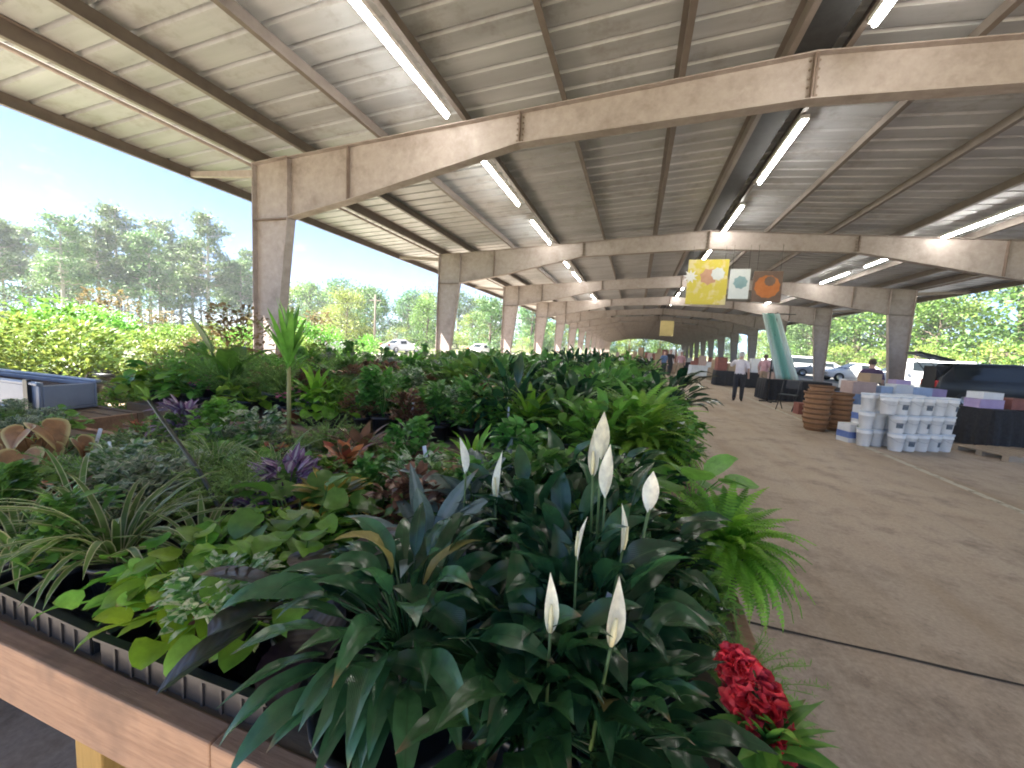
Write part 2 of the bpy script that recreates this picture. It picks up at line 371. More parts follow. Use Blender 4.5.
# ------------------------------------------------------------------ setting
mb = MB(); mb.add([(-900, -400, -.14), (900, -400, -.14), (900, 1400, -.14), (-900, 1400, -.14)], [(0, 1, 2, 3)])
tag(mb.build('ground', M['ground']), kind='structure')
mb = MB(); mb.add([(-26, -14, -.136), (-9.9, -14, -.136), (-9.9, 90, -.136), (-26, 90, -.136)], [(0, 1, 2, 3)])
tag(mb.build('gravel_path', M['gravel']), kind='structure')
mb = MB(); mb.add([(13.602, -14, -.005), (27, -14, -.005), (27, 125, -.005), (13.602, 125, -.005), (27, -14, -.139), (27, 125, -.139), (13.602, -14, -.139), (13.602, 125, -.139)], [(0, 1, 2, 3), (1, 4, 5, 2), (0, 6, 4, 1), (3, 2, 5, 7)])
tag(mb.build('parking_lot', M['asphalt']), kind='structure')
mb = MB(); mb.box((-9.9, -12, -.14), (13.6, 112, 0))
tag(mb.build('floor', M['floor']), kind='structure')
mb = MB()
for yy in (2.36, 9.98, 17.6, 25.2, 32.8):                           # saw-cut slab joints, slightly ragged
    n = 90; x0, x1 = -9.8, 13.5; top = []
    for i in range(n + 1):
        x = x0 + (x1 - x0) * i / n; j = U(-.004, .004); w = U(.006, .011)
        top.append((x, yy + .06 * (x - .5) / 1.4 * .9 * 0 + j - w, .003)); top.append((x, yy + j + w, .003))
    mb.add(top, [(2 * i, 2 * i + 2, 2 * i + 3, 2 * i + 1) for i in range(n)])
tag(mb.build('floor_joint', M['joint']), kind='structure')
mb = MB(); mb.add([(3.92, -8, .004), (4.02, -8, .004), (4.02, 95, .004), (3.92, 95, .004)], [(0, 1, 2, 3)])
tag(mb.build('floor_paint_line', M['paint_line']), kind='structure')

# ------------------------------------------------------------------ the shed
RX, ZR, SL = 1.84, 5.28, .065
XL, XR = -7.41, 11.09
EL, ER = -9.3, 12.98
Y1, BAY, NF = 6.2, 7.62, 14
def zt(x): return ZR - SL * abs(x - RX)
shed = thing('market_shed', 'long open-sided steel market shed with tapered tan columns and metal roof', 'shed')
DEP = [(0, .56), (3.85, .48), (7.9, 1.08), (9.25, 1.14)]             # rafter depth against distance from the ridge
def depth(x):
    d = abs(x - RX)
    for (a, p), (b2, q) in zip(DEP, DEP[1:]):
        if d <= b2: return p + (q - p) * (d - a) / (b2 - a)
    return DEP[-1][1]
KI = 8.4                                                           # distance from ridge to inner column flange at the knee
def rafter_mesh():
    mb = MB(); xs = [RX - KI, -5.2, -3.6, -2.01, -.1, RX]
    xs = xs + [2 * RX - x for x in xs[-2::-1]]
    top = [(x, zt(x)) for x in xs]; bot = [(x, zt(x) - depth(x)) for x in xs]
    for (a, b2, c, d) in zip(top, top[1:], bot[1:], bot):           # web, then flanges
        mb.plate([d, c, b2, a], -.006, .006)
    for line, s in ((top, -1), (bot, 1)):
        for a, b2 in zip(line, line[1:]):
            t = .014 * s
            mb.plate([a, b2, (b2[0], b2[1] + t), (a[0], a[1] + t)] if s > 0 else [(a[0], a[1] + t), (b2[0], b2[1] + t), b2, a], -.1, .1)
    for x in (RX - .014, RX + .014, -2.01, 2 * RX + 2.01, -5.2, 2 * RX + 5.2):  # splice and stiffener plates
        mb.box((x - .01, -.085, zt(x) - depth(x) + .016), (x + .01, .085, zt(x) - .016), 1)
    for x, dx in ((RX, .05), (-2.01, .045), (2 * RX + 2.01, .045)):      # bolt heads beside each splice
        for s in (-1, 1):
            for q in range(5):
                z = zt(x) - .07 - (depth(x) - .14) * q / 4
                mb.tube([(x + s * dx, -.022, z), (x + s * dx, -.006, z)], .014, 6, 1)
    return mb.mesh('rafter', [M['steel'], M['weld']], False)
def column_mesh(s):
    mb = MB(); X = lambda d: RX + s * d
    D0 = abs(XL - RX); zk = ZR - SL * KI - 1.11
    zo = zt(X(D0))
    mb.plate([(X(D0), 0), (X(D0 - .42), 0), (X(KI), zk), (X(KI), zt(X(KI))), (X(D0), zo)][::s], -.006, .006)
    def fl(p, q, t):                                               # flange plate along p-q
        mb.plate([p, q, (q[0] + t, q[1]), (p[0] + t, p[1])], -.1, .1)
    fl((X(D0), 0), (X(D0), zo), s * .016)
    fl((X(D0 - .42), 0), (X(KI), zk), -s * .016); fl((X(KI) , zk + .002), (X(KI), zt(X(KI)) - .02), -s * .018)
    mb.plate([(X(D0 - .005), zk - .01), (X(KI + .005), zk - .01), (X(KI + .005), zk + .01), (X(D0 - .005), zk + .01)], -.09, .09, 1)
    mb.plate([(X(D0 + .012), zo - .004), (X(KI - .012), zt(X(KI)) - .004), (X(KI - .012), zt(X(KI)) + .012), (X(D0 + .012), zo + .012)], -.11, .11, 0)
    mb.plate([(X(D0 + .06), .002), (X(D0 - .5), .002), (X(D0 - .5), .024), (X(D0 + .06), .024)], -.14, .14, 1)
    # bracket carrying the overhang
    xe = X(abs(EL - RX) - .12); xo = X(D0 + .018); zb = zo - .1
    mb.plate([(xo, zb - .13), (xo, zb), (xe, zt(xe) + .12), (xe, zt(xe) + .02)], -.04, .04, 0)
    return mb.mesh('column', [M['steel'], M['weld']], False)
rm, cml, cmr = rafter_mesh(), column_mesh(-1), column_mesh(1)
for k in range(-1, NF):
    y = Y1 + k * BAY
    r = link('rafter', rm, shed, (0, y, 0))
    link('column', cml, r); link('column', cmr, r)
YA, YB = -2.6, Y1 + (NF - 1) * BAY + 1.2
def purlin(x, s, d=.2):
    mb = MB(); z = zt(x) + .002; t = .008; f = .07
    mb.box((x - t / 2, YA, z), (x + t / 2, YB, z + d))
    mb.box((min(x + t / 2, x + s * f), YA, z), (max(x - t / 2, x + s * f) if s > 0 else x - t / 2, YB, z + t))
    mb.box((min(x, x - s * f), YA, z + d - t), (max(x, x - s * f), YB, z + d - .001))
    mb.build('purlin', M['purlin'], shed)
PX = [-6.15, -4.55, -2.95, -1.35, .25, 1.5]
for x in PX: purlin(x, 1); purlin(2 * RX - x, -1)
for x, s in ((-7.3, -1), (10.98, 1), (EL + .05, 1), (ER - .05, -1)): purlin(x, s)
for x, s in ((-7.48, 1), (11.16, -1)):                              # pipe-like eave struts
    mb = MB(); mb.tube([(x - s * .12, YA, zt(x) + .04), (x - s * .12, YB, zt(x) + .04)], .035, 8); mb.build('eave_strut', M['steel'], shed, True)
def roof_side(s):
    mb = MB(); xa = RX; xb = RX + s * (abs(EL - RX)); za = ZR + .206; zb = ZR - SL * abs(EL - RX) + .206
    y = YA; P = .38
    pr = []
    while y < YB:
        pr += [(y, 0), (y + .025, .06), (y + .055, .06), (y + .08, 0)]; y += P
    vs = []
    for (yy, h) in pr: vs += [(xa, yy, za + h), (xb, yy, zb + h)]
    mb.add(vs, [(2 * i, 2 * i + 1, 2 * i + 3, 2 * i + 2) if s < 0 else (2 * i, 2 * i + 2, 2 * i + 3, 2 * i + 1) for i in range(len(pr) - 1)])
    mb.build('roof_panel', M['roof'], shed)
    mb = MB(); mb.box((min(xb - s * .0, xb + s * .05), YA, zb - .16), (max(xb, xb + s * .05), YB, zb + .07))
    mb.build('fascia', M['steel'], shed)
roof_side(-1); roof_side(1)
mb = MB(); mb.box((RX - .02, YA, ZR + .01), (RX + .14, YB, ZR + .17)); mb.box((RX - .3, YA, ZR + .01), (RX - .02, YB, ZR + .17))
mb.build('ridge_vent', M['black_matte'], shed)
# strip lights
hm = MB(); hm.box((-.06, -1.22, 0), (.06, 1.22, .06)); hm = hm.mesh('housing', [M['fixture']], False)
tm = MB(); tm.tube([(0, -1.2, -.028), (0, 1.2, -.028)], .03, 10); tm = tm.mesh('tube', [M['light_white']], True)
def strip(x, y, where, bay, dz=.03):
    t = thing('strip_light', 'lit white strip light in the %s row, %s one from the near end' % (where, ORD[bay]), 'light', (x, y, zt(x) + dz), 0, 'strip lights under the shed roof')
    link('housing', hm, t); link('tube', tm, t)
for x, where, ys in ((-3.15, 'left', [4.72, 8.66, 12.4, 16.3, 20, 24, 28, 32]), (2.2, 'ridge', [4.44, 8.75, 12.6, 16.3, 20, 24, 28, 32]), (7.55, 'right', [12.7, 16.4, 20, 24, 28, 32])):
    for i, y in enumerate(ys): strip(x, y, where, i, .03 if where != 'ridge' else -.06)

# ------------------------------------------------------------------ plants
def pot_mesh(r, h, mat, soil='soil'):
    mb = MB()
    mb.lathe([(0, 0), (r * .72, 0), (r * .93, h * .86), (r * 1.0, h * .86), (r * 1.03, h * .88), (r * 1.03, h), (r * .95, h), (r * .92, h * .9)], 18)
    mb.lathe([(r * .93, h * .88), (r * .5, h * .9), (0, h * .91)], 18, 1)
    return mb.mesh('pot', [mat, M[soil]], True)
POT = {'s': (pot_mesh(.058, .095, M['black']), .088), 'm': (pot_mesh(.078, .13, M['black']), .12), 'l': (pot_mesh(.11, .17, M['black']), .155),
       't': (pot_mesh(.062, .1, M['terracotta']), .092), 'xl': (pot_mesh(.17, .3, M['black']), .28), 'w': (pot_mesh(.07, .12, M['white_plastic']), .11)}

def sp_lily(n=46, hgt=.3, L=.21, W=.038, droop=1.15, old=2, nl=8, mat='lily'):
    mb = MB()
    for i in range(n):
        az = U(0, 2 * PI); r = U(.0, .03); f = (i + .5) / n
        el = R(86) - (f ** .8) * R(62) + U(-.12, .12); pl = hgt * U(.55, 1.0) * (1 - .35 * f)
        p0 = Vector((r * math.cos(az), r * math.sin(az), -.01))
        h = Vector((math.cos(az), math.sin(az), 0))
        p1 = p0 + h * (pl * math.cos(el) * .6) + Vector((0, 0, pl * math.sin(el) * .62)); p2 = p1 + h * (pl * math.cos(el) * .65) + Vector((0, 0, pl * .38 * math.sin(el - .25)))
        rd = rng.random()
        mb.tube([p0, p1, p2], [.0042, .0034, .0026], 4, 0, False, rd)
        mi = 1 if i < old else 0
        mb.leaf(p2, az + U(-.25, .25), el - .25 + U(-.2, .2), L * U(.75, 1.2), W * U(.8, 1.2), lance, droop * U(.6, 1.3), U(.12, .4), nl, U(-.6, .6), rd, mi, 2 if nl > 6 else 1, .12)
    return mb.mesh('foliage', [M[mat], M['lily_old']])
def spathe_mesh(k):
    mb = MB(); r2 = random.Random(k)
    lean = r2.uniform(.01, .04); H = 1.0
    pts = [(lean * t * t * .5, 0, H * t) for t in (0, .35, .7, 1)]
    mb.tube(pts, [.0045, .004, .0035, .003], 5, 1)
    top = Vector(pts[-1])
    mb.leaf(top + Vector((-.004, 0, -.012)), r2.uniform(2.6, 3.6), R(84), .13 * r2.uniform(.85, 1.2), .0165 * r2.uniform(.85, 1.2), lance, r2.uniform(-.25, .25), .8, 9, 0, r2.random(), 0, 2)
    mb.tube([top + Vector((.002, 0, 0)), top + Vector((.004, 0, .025)), top + Vector((.004, 0, .06))], [.004, .0055, .003], 6, 2)
    return mb
def sp_rosette(mat, n, L, W, prof, el0, el1, droop, fold=.3, nl=6, pet=0, base=.02, z=0, twist=.2, across=1, wav=0):
    mb = MB()
    for i in range(n):
        f = (i + .5) / n; az = i * 2.39996 + U(-.3, .3); el = R(el0) + (R(el1) - R(el0)) * f + U(-.12, .12)
        p = Vector((base * math.cos(az), base * math.sin(az), z)); rd = rng.random()
        h = Vector((math.cos(az), math.sin(az), 0))
        if pet:
            pl = pet * U(.6, 1.1); q = p + h * pl * math.cos(el) + Vector((0, 0, pl * math.sin(el)))
            mb.tube([p, q], [.003, .002], 4, 0, False, rd); p = q; el -= U(.3, .9)
        mb.leaf(p, az, el, L * U(.75, 1.15), W * U(.8, 1.15), prof, droop * U(.6, 1.3), fold, nl, U(-twist, twist), rd, 0, across, wav)
    return mb.mesh('foliage', [mat])
def sp_bush(mat, n, rad, hgt, L, W, prof=ovate, nl=3, stems=7, flower=None, nf=0, fl=.012, shell=.55):
    """many small leaves spread through a mound; petals optional"""
    mb = MB()
    for i in range(stems):
        az = i * 2.4 + U(-.3, .3); rr = rad * U(.3, .8)
        mb.tube([(0, 0, 0), (rr * .5 * math.cos(az), rr * .5 * math.sin(az), hgt * .5), (rr * math.cos(az), rr * math.sin(az), hgt * U(.7, .95))], [.004, .003, .002], 4, 0, False, .2)
    cl = [(U(0, 2 * PI), U(.2, 1), U(.15, 1)) for _ in range(max(6, n // 14))]
    for i in range(n):
        a, q, zz = rng.choice(cl)
        a += rng.gauss(0, .25); q = min(1.1, max(0, q + rng.gauss(0, .13))); zz = min(1.08, max(.02, zz + rng.gauss(0, .1)))
        rr = rad * q * math.sqrt(max(.08, 1 - (zz - .25) ** 2))
        p = (rr * math.cos(a), rr * math.sin(a), hgt * zz)
        mb.leaf(p, a + U(-1, 1), U(-.3, 1.1), L * U(.6, 1.3), W * U(.7, 1.2), prof, U(.2, .9), .3, nl, U(-.5, .5))
    for i in range(nf):
        a = U(0, 2 * PI); q = U(.1, 1) ** .6; zz = U(.72, 1.12) - .4 * q * q
        p = Vector((rad * q * math.cos(a), rad * q * math.sin(a), hgt * zz + .01))
        for k in range(5): mb.leaf(p, k * 1.257 + a, U(.2, .9), fl, fl * .42, ovate, .4, .2, 2, 0, None, 1)
    return mb.mesh('foliage', [mat, flower] if flower else [mat])
def sp_fern(mat, n=44, L=.3, pw=.034, droop=1.7, el0=80, el1=22, pairs=22, hgt=0):
    mb = MB()
    for i in range(n):
        f = (i + .5) / n; az = i * 2.39996 + U(-.3, .3); el = R(el0) + (R(el1) - R(el0)) * f + U(-.1, .1)
        Lf = L * U(.75, 1.15); p = Vector((.012 * math.cos(az), .012 * math.sin(az), hgt)); h = Vector((math.cos(az), math.sin(az), 0)); side = Vector((-math.sin(az), math.cos(az), 0))
        rd = rng.random(); pts = [p.copy()]; dr = droop * U(.7, 1.2)
        for j in range(1, pairs + 1):
            t = j / pairs; e = el - dr * t ** 1.3
            d = h * math.cos(e) + Vector((0, 0, math.sin(e))); nm = d.cross(side); p = p + d * (Lf / pairs); pts.append(p.copy())
            if t < .12: continue
            w = pw * math.sin(PI * min(1, .12 + t * .9)) ** .7 * U(.85, 1.1)
            for sg in (-1, 1):
                q = side * sg; hw = Lf / pairs * .42
                o2 = p + q * w + d * (w * .25) - nm * (w * .18)
                mid = p + q * (w * .5) + nm * (w * .06) + d * w * .1
                mb.add([p - d * hw * .8, p + d * hw * .8, mid + d * hw, o2, mid - d * hw], [(0, 1, 2, 4), (4, 2, 3)] if sg > 0 else [(4, 2, 1, 0), (3, 2, 4)], 0,
                       [(rd, t, 0), (rd, t, 0), (rd, t, .5), (rd, t, 1), (rd, t, .5)])
        mb.tube(pts[::3], .0016, 3, 0, False, rd)
    return mb.mesh('foliage', [mat])
def sp_feather(mat, n=60, L=.22, hgt=.02, k=16):
    mb = MB()
    for i in range(n):
        az = U(0, 2 * PI); el = U(.5, 1.5); Lf = L * U(.6, 1.1); p = Vector((0, 0, hgt)); dr = U(.4, 1.2); rd = rng.random(); pts = [p.copy()]
        h = Vector((math.cos(az), math.sin(az), 0))
        for j in range(1, k + 1):
            t = j / k; e = el - dr * t ** 1.4; d = h * math.cos(e) + Vector((0, 0, math.sin(e))); p = p + d * (Lf / k); pts.append(p.copy())
            if j > 3:
                for _ in range(3):
                    a2 = U(0, 2 * PI)
                    mb.leaf(p, a2, U(-.3, .9), U(.012, .026), .0016, lance, .3, .1, 2, 0, rd)
        mb.tube(pts[::4], .0012, 3, 0, False, rd)
    return mb.mesh('foliage', [mat])
def sp_vine(mat, n=34, L=.095, W=.042, spread=.14, hgt=.13):
    mb = MB()
    for i in range(n):
        az = i * 2.39996 + U(-.4, .4); f = (i + .5) / n
        el = R(80) - f * R(95) + U(-.15, .15); pl = U(.5, 1.1) * (hgt * (1 - f) + spread * f)
        h = Vector((math.cos(az), math.sin(az), 0)); p0 = h * .02; p1 = p0 + h * pl * .6 * math.cos(el * .7) + Vector((0, 0, pl * .7 * max(.2, math.sin(max(el, .3))))); p2 = p1 + h * pl * .5 * math.cos(el) + Vector((0, 0, pl * .35 * math.sin(el)))
        rd = rng.random(); mb.tube([p0, p1, p2], [.003, .0025, .002], 4, 0, False, rd)
        mb.leaf(p2, az + U(-.6, .6), U(-.3, .7), L * U(.7, 1.2), W * U(.8, 1.2), heart, U(.4, 1.2), .22, 6, U(-.5, .5), rd, 0, 2, .08)
    return mb.mesh('foliage', [mat])
def sp_cane(mat, H, n=26, L=.3, W=.02, cane_r=.012, lean=.0, el0=85, el1=-5, droop=1.0):
    mb = MB(); mb.tube([(0, 0, -.02), (lean * .5, 0, H * .5), (lean, 0, H)], [cane_r, cane_r * .9, cane_r * .75], 7, 1)
    for i in range(n):
        f = (i + .5) / n; az = i * 2.39996 + U(-.2, .2); el = R(el0) + (R(el1) - R(el0)) * f + U(-.1, .1)
        mb.leaf((lean, 0, H - .1 * f * H), az, el, L * U(.75, 1.1), W * U(.85, 1.1), strap, droop * U(.6, 1.2), .35, 7, U(-.2, .2))
    return mb.mesh('foliage', [mat, M['cane']])
def sp_paddle(n=5, H=.5, L=.45, W=.085, lean=None):
    mb = MB()
    for i in range(n):
        az = i * 2.4 + U(-.4, .4); el = R(78) - i * .16; pl = H * U(.6, 1); h = Vector((math.cos(az), math.sin(az), 0))
        p1 = h * pl * .25 * math.cos(el) + Vector((0, 0, pl)); rd = rng.random()
        mb.tube([(0, 0, 0), p1 * .5, p1], [.014, .009, .006], 6, 0, False, rd)
        mb.leaf(p1, az, el, L * U(.7, 1.1), W * U(.8, 1.1), paddle, U(.4, 1.1), .3, 10, U(-.3, .3), rd, 0, 2, .1)
    return mb.mesh('foliage', [M['banana']])
def heart_leaf(mb, p, az, tilt, S, rd):
    """heart blade hung from its notch, tip out along az and tipped by tilt"""
    d = Vector((math.cos(az) * math.cos(tilt), math.sin(az) * math.cos(tilt), math.sin(tilt))); sd = Vector((-math.sin(az), math.cos(az), 0)); nn = d.cross(sd)
    K = 28; rows = []
    for q in (.3, .62, .85, 1.0):
        row = []
        for k in range(K):
            a = 2 * PI * k / K
            hx = 16 * math.sin(a) ** 3 / 17; hy = -(13 * math.cos(a) - 5 * math.cos(2 * a) - 2 * math.cos(3 * a) - math.cos(4 * a)) / 17 + .28
            x, y = hx * q * S * .5, hy * q * S * .62
            z = .35 * abs(x) - .9 * y * max(0, y) / S + .012 * S * math.sin(a * 9) * q
            row.append((p + sd * x + d * y + nn * z, (rd, .5, q)))
        rows.append(row)
    mb.add([p] + [v for r in rows for v, c in r], [(0, 1 + k, 1 + (k + 1) % K) for k in range(K)] + [(1 + i * K + k, 1 + (i + 1) * K + k, 1 + (i + 1) * K + (k + 1) % K, 1 + i * K + (k + 1) % K) for i in range(3) for k in range(K)],
           0, [(rd, .5, 0)] + [c for r in rows for v, c in r])
def sp_caladium(n=12):
    mb = MB()
    for i in range(n):
        az = i * 2.39996; f = (i + .5) / n; el = R(84) - f * R(45); pl = U(.13, .24); h = Vector((math.cos(az), math.sin(az), 0))
        p1 = h * pl * math.cos(el) + Vector((0, 0, pl * math.sin(el))); rd = rng.random(); mb.tube([(0, 0, 0), p1 * .5 + Vector((0, 0, .01)), p1], [.0035, .003, .0025], 5, 0, False, rd)
        heart_leaf(mb, p1, az + U(-.3, .3), -U(.5, 1.0), U(.1, .17), rd)
    return mb.mesh('foliage', [M['copper']])

LIB = {}
def lib(name, *meshes): LIB[name] = meshes
lib('lily', sp_lily(66, .27, .165, .026, 1.15, 0), sp_lily(58, .24, .165, .027, 1.15, 0), sp_lily(62, .29, .155, .025, 1.15, 1))
lib('lily_big', sp_lily(84, .31, .2, .036, 1.1, 0, 9))
lib('lily_dark', sp_lily(96, .26, .19, .024, 1.4, 2, 9))
lib('lily_far', sp_lily(50, .3, .17, .028, 1.0, 0, 5), sp_lily(46, .27, .18, .029, 1.1, 0, 5))
lib('lime', sp_vine(M['lime'], 52, .07, .03), sp_vine(M['lime'], 34, .075, .032))
lib('pothos', sp_vine(M['bright'], 52, .075, .031), sp_vine(M['green'], 48, .08, .034))
lib('heartleaf', sp_vine(M['green'], 54, .065, .027), sp_vine(M['bright'], 46, .075, .031))
lib('spider', sp_rosette(M['spider'], 50, .3, .009, strap, 82, 25, 1.9, .3, 8), sp_rosette(M['spider'], 40, .24, .01, strap, 82, 25, 1.7, .3, 8))
lib('burgundy', sp_rosette(M['burgundy'], 18, .17, .045, ovate, 75, -10, .7, .15, 7, .07, .01, .03, .4, 2), sp_rosette(M['burgundy'], 14, .15, .05, ovate, 75, 0, .7, .15, 7, .08, .01, .03, .4, 2))
lib('aglaonema', sp_lily(50, .3, .16, .027, 1.0, 0, 5, 'green'), sp_lily(46, .27, .15, .03, 1.1, 0, 5, 'bright'), sp_lily(50, .3, .14, .022, 1.2, 0, 5, 'green'))
lib('silver', sp_rosette(M['silver'], 34, .2, .025, lance, 86, 15, .8, .2, 7, .07, .01, 0, .4, 2), sp_rosette(M['silver'], 28, .19, .03, lance, 86, 25, .9, .2, 7, .08, .01, 0, .4, 2))
lib('grey', sp_bush(M['grey'], 480, .13, .13, .026, .0095), sp_bush(M['grey'], 420, .14, .12, .032, .008, lance))
lib('varieg', sp_bush(M['variegated'], 320, .13, .15, .033, .013), sp_bush(M['variegated'], 280, .12, .17, .042, .012, lance))
lib('feather', sp_feather(M['feather']), sp_feather(M['feather'], 46, .26))
lib('fern', sp_fern(M['fern'], 170, .29, .028, 1.5, 89, -12, 24), sp_fern(M['fern'], 46, .27, .034, 1.6), sp_fern(M['green'], 40, .26, .034, 1.5))
lib('purple', sp_bush(M['purple'], 150, .12, .14, .07, .015, lance, 4), sp_bush(M['purple'], 120, .11, .12, .065, .016, lance, 4))
lib('croton_y', sp_rosette(M['croton_y'], 50, .1, .019, ovate, 85, 10, .4, .2, 5, .05, .012, .05), sp_rosette(M['croton_y'], 42, .095, .02, ovate, 85, 10, .4, .2, 5, .05, .012, .04))
lib('croton_r', sp_rosette(M['croton_r'], 50, .105, .017, ovate, 88, 15, .4, .2, 5, .05, .012, .06), sp_rosette(M['croton_r'], 42, .095, .019, ovate, 85, 10, .4, .2, 5, .05, .012, .04))
lib('bronze', sp_bush(M['croton_b'], 260, .12, .16, .036, .013), sp_rosette(M['croton_b'], 30, .14, .022, lance, 88, 20, .5, .2, 5, .03, .01, .03))
lib('limestar', sp_rosette(M['lime'], 34, .19, .014, strap, 86, 5, .9, .3, 6, 0, .01, .05), sp_rosette(M['lime'], 26, .17, .015, strap, 86, 5, .9, .3, 6, 0, .01, .05))
lib('caladium', sp_caladium(16), sp_caladium(11))
lib('pinkbed', sp_bush(M['green'], 160, .1, .13, .04, .017, ovate, 3, 7, M['pinkflower'], 34, .017), )
lib('lilacbed', sp_bush(M['grey'], 160, .1, .13, .04, .014, ovate, 3, 7, M['lilacflower'], 30, .015))
lib('whitebed', sp_bush(M['green'], 170, .11, .15, .045, .018, ovate, 3, 7, M['whiteflower'], 12, .02))
lib('bushy', sp_bush(M['green'], 330, .13, .17, .036, .014), sp_bush(M['bright'], 320, .13, .16, .034, .013), sp_bush(M['green'], 280, .12, .2, .046, .014, lance))
lib('palm', sp_fern(M['palm'], 14, .5, .085, 1.1, 84, 45, 18), sp_fern(M['palm'], 12, .42, .08, 1.1, 84, 45, 18))
lib('canetop', sp_cane(M['bright'], .34, 26, .24, .013, .009, 0, 89, 66, .35))
lib('banana', sp_paddle(), sp_paddle(4, .6))
lib('roundleaf', sp_rosette(M['bright'], 16, .12, .055, ovate, 80, -5, .5, .1, 6, .11, .01, .05, .4, 2))
lib('sunny', sp_bush(M['sunny'], 1300, .36, .62, .055, .017, ovate, 2, 10), sp_bush(M['sunny'], 1200, .4, .52, .065, .015, lance, 2, 10), sp_bush(M['bright'], 1200, .36, .6, .055, .018, ovate, 2, 10))
lib('bronzebush', sp_bush(M['bronzebush'], 1000, .36, .8, .065, .02, ovate, 2, 10), sp_bush(M['bronzebush'], 900, .36, .6, .06, .018, lance, 2, 10))

NP = [0]
def plant(sp, x, y, z, label, cat='plant', pot='m', scale=1.0, rz=None, group=None, var=None, name='potted_plant', tilt=0, fscale=1.0):
    ms = LIB[sp]; var = rng.randrange(len(ms)) if var is None else var
    t = thing(name, label, cat, (x, y, z), U(0, 2 * PI) if rz is None else rz, group, scale)
    pm, ph = POT[pot]
    link('pot', pm, t)
    me = ms[var]
    link('foliage', me, t, (0, 0, ph), (tilt, 0, 0), fscale)
    NP[0] += 1
    return t
SPM = [spathe_mesh(k).mesh('flower', [M['spathe'], M['stem'], M['spadix']]) for k in range(4)]
def spathe(t, wx, wy, wz, ph, k, az=0, sx=1.0):
    """a flower whose tip stands at a world point, rooted in the pot of plant t"""
    sc_ = t.scale[0]; rz = t.rotation_euler[2]
    d = Matrix.Rotation(-rz, 3, 'Z') @ (Vector((wx, wy, wz)) - Vector(t.location)) / sc_
    off = Matrix.Rotation(-rz, 3, 'Z') @ Vector((0, -.05, 0)) / sc_
    base = Vector((d.x * .75 + off.x, d.y * .75 + off.y, ph)); v = d - base; L = v.length
    H = max(.05, L - .03)
    me = SPM[k % 4].copy()
    for vtx in me.vertices:                                        # stretch the stem only
        if vtx.co.z < .98: vtx.co.z *= H
        else: vtx.co.z += H - 1.0; 
    for vtx in me.vertices:
        if vtx.co.z > H - .03: vtx.co.x *= sx; vtx.co.y *= sx
    o = link('flower', me, t, base)
    o.rotation_mode = 'QUATERNION'
    o.rotation_quaternion = v.to_track_quat('Z', 'Y') @ Matrix.Rotation(az, 3, 'Z').to_quaternion()
    return o

# ------------------------------------------------------------------ benches
BZ = .75
def bench(x0, x1, y0, y1, label, legs, joints=()):
    t = thing('plant_bench', label, 'bench', ((x0 + x1) / 2, (y0 + y1) / 2, 0), 0, 'wooden plant benches')
    ox, oy = (x0 + x1) / 2, (y0 + y1) / 2
    mb = MB(); n = int((y1 - y0 - .08) / .12); st = (y1 - y0 - .084) / n
    for i in range(n): mb.box((x0 + .003 - ox, y0 + .042 + i * st - oy, BZ - .03), (x1 - .003 - ox, y0 + .042 + i * st + st - .016 - oy, BZ - .002))
    bevel(mb.build('slat_top', M['bench_top'], t), .003)
    xs = [x0] + sorted(joints) + [x1]
    for a, b2 in zip(xs, xs[1:]):
        for yy in (y0, y1 - .04):
            mb = MB(); mb.box((a + .001 - ox, yy - oy, BZ - .13), (b2 - .001 - ox, yy + .04 - oy, BZ + .006)); bevel(mb.build('apron', M['bench_apron'] if y0 < 1 else M['bench_top'], t), .004)
    for xx in (x0, x1 - .04):
        mb = MB(); mb.box((xx - ox, y0 + .042 - oy, BZ - .13), (xx + .04 - ox, y1 - .042 - oy, BZ + .003)); bevel(mb.build('apron', M['bench_apron'], t), .004)
    for lx in legs:
        for ly in (y0 + .043, y1 - .133):
            mb = MB(); mb.box((lx - .045 - ox, ly - oy, 0), (lx + .045 - ox, ly + .09 - oy, BZ - .032)); bevel(mb.build('leg', M['bench_leg'], t), .005)
    return t
XRt = .34
bench(-4.4, XRt, .43, 1.62, 'nearest wooden plant bench with reddish front board on yellow post legs', (.2, -1.06, -2.25, -3.3, -4.25), (-.63, -2.5))
bench(-4.3, .42, 2.3, 3.35, 'wooden plant bench second from the camera, its front board showing between low plants', (.2, -1.2, -2.6, -4.1), (-1.9,))
bench(-5.4, .45, 3.85, 4.9, 'wooden plant bench third from the camera, dark pots along its aisle end', (.25, -1.4, -3.2, -5.2), (-2.4,))
BN = ['first', 'second', 'third', 'fourth', 'fifth', 'sixth', 'seventh', 'eighth']
BY = {0: (.45, 1.62), 1: (2.3, 3.35), 2: (3.85, 4.9)}
for i, y0 in enumerate((5.5, 7.1, 8.8, 10.6, 12.6)):
    bench(-6.2, .45, y0, y0 + 1.05, 'wooden plant bench %s from the camera, crowded with green pots' % BN[i + 3], (.25, -1.9, -4.0, -6.0), (-2.8,))
    BY[i + 3] = (y0, y0 + 1.05)

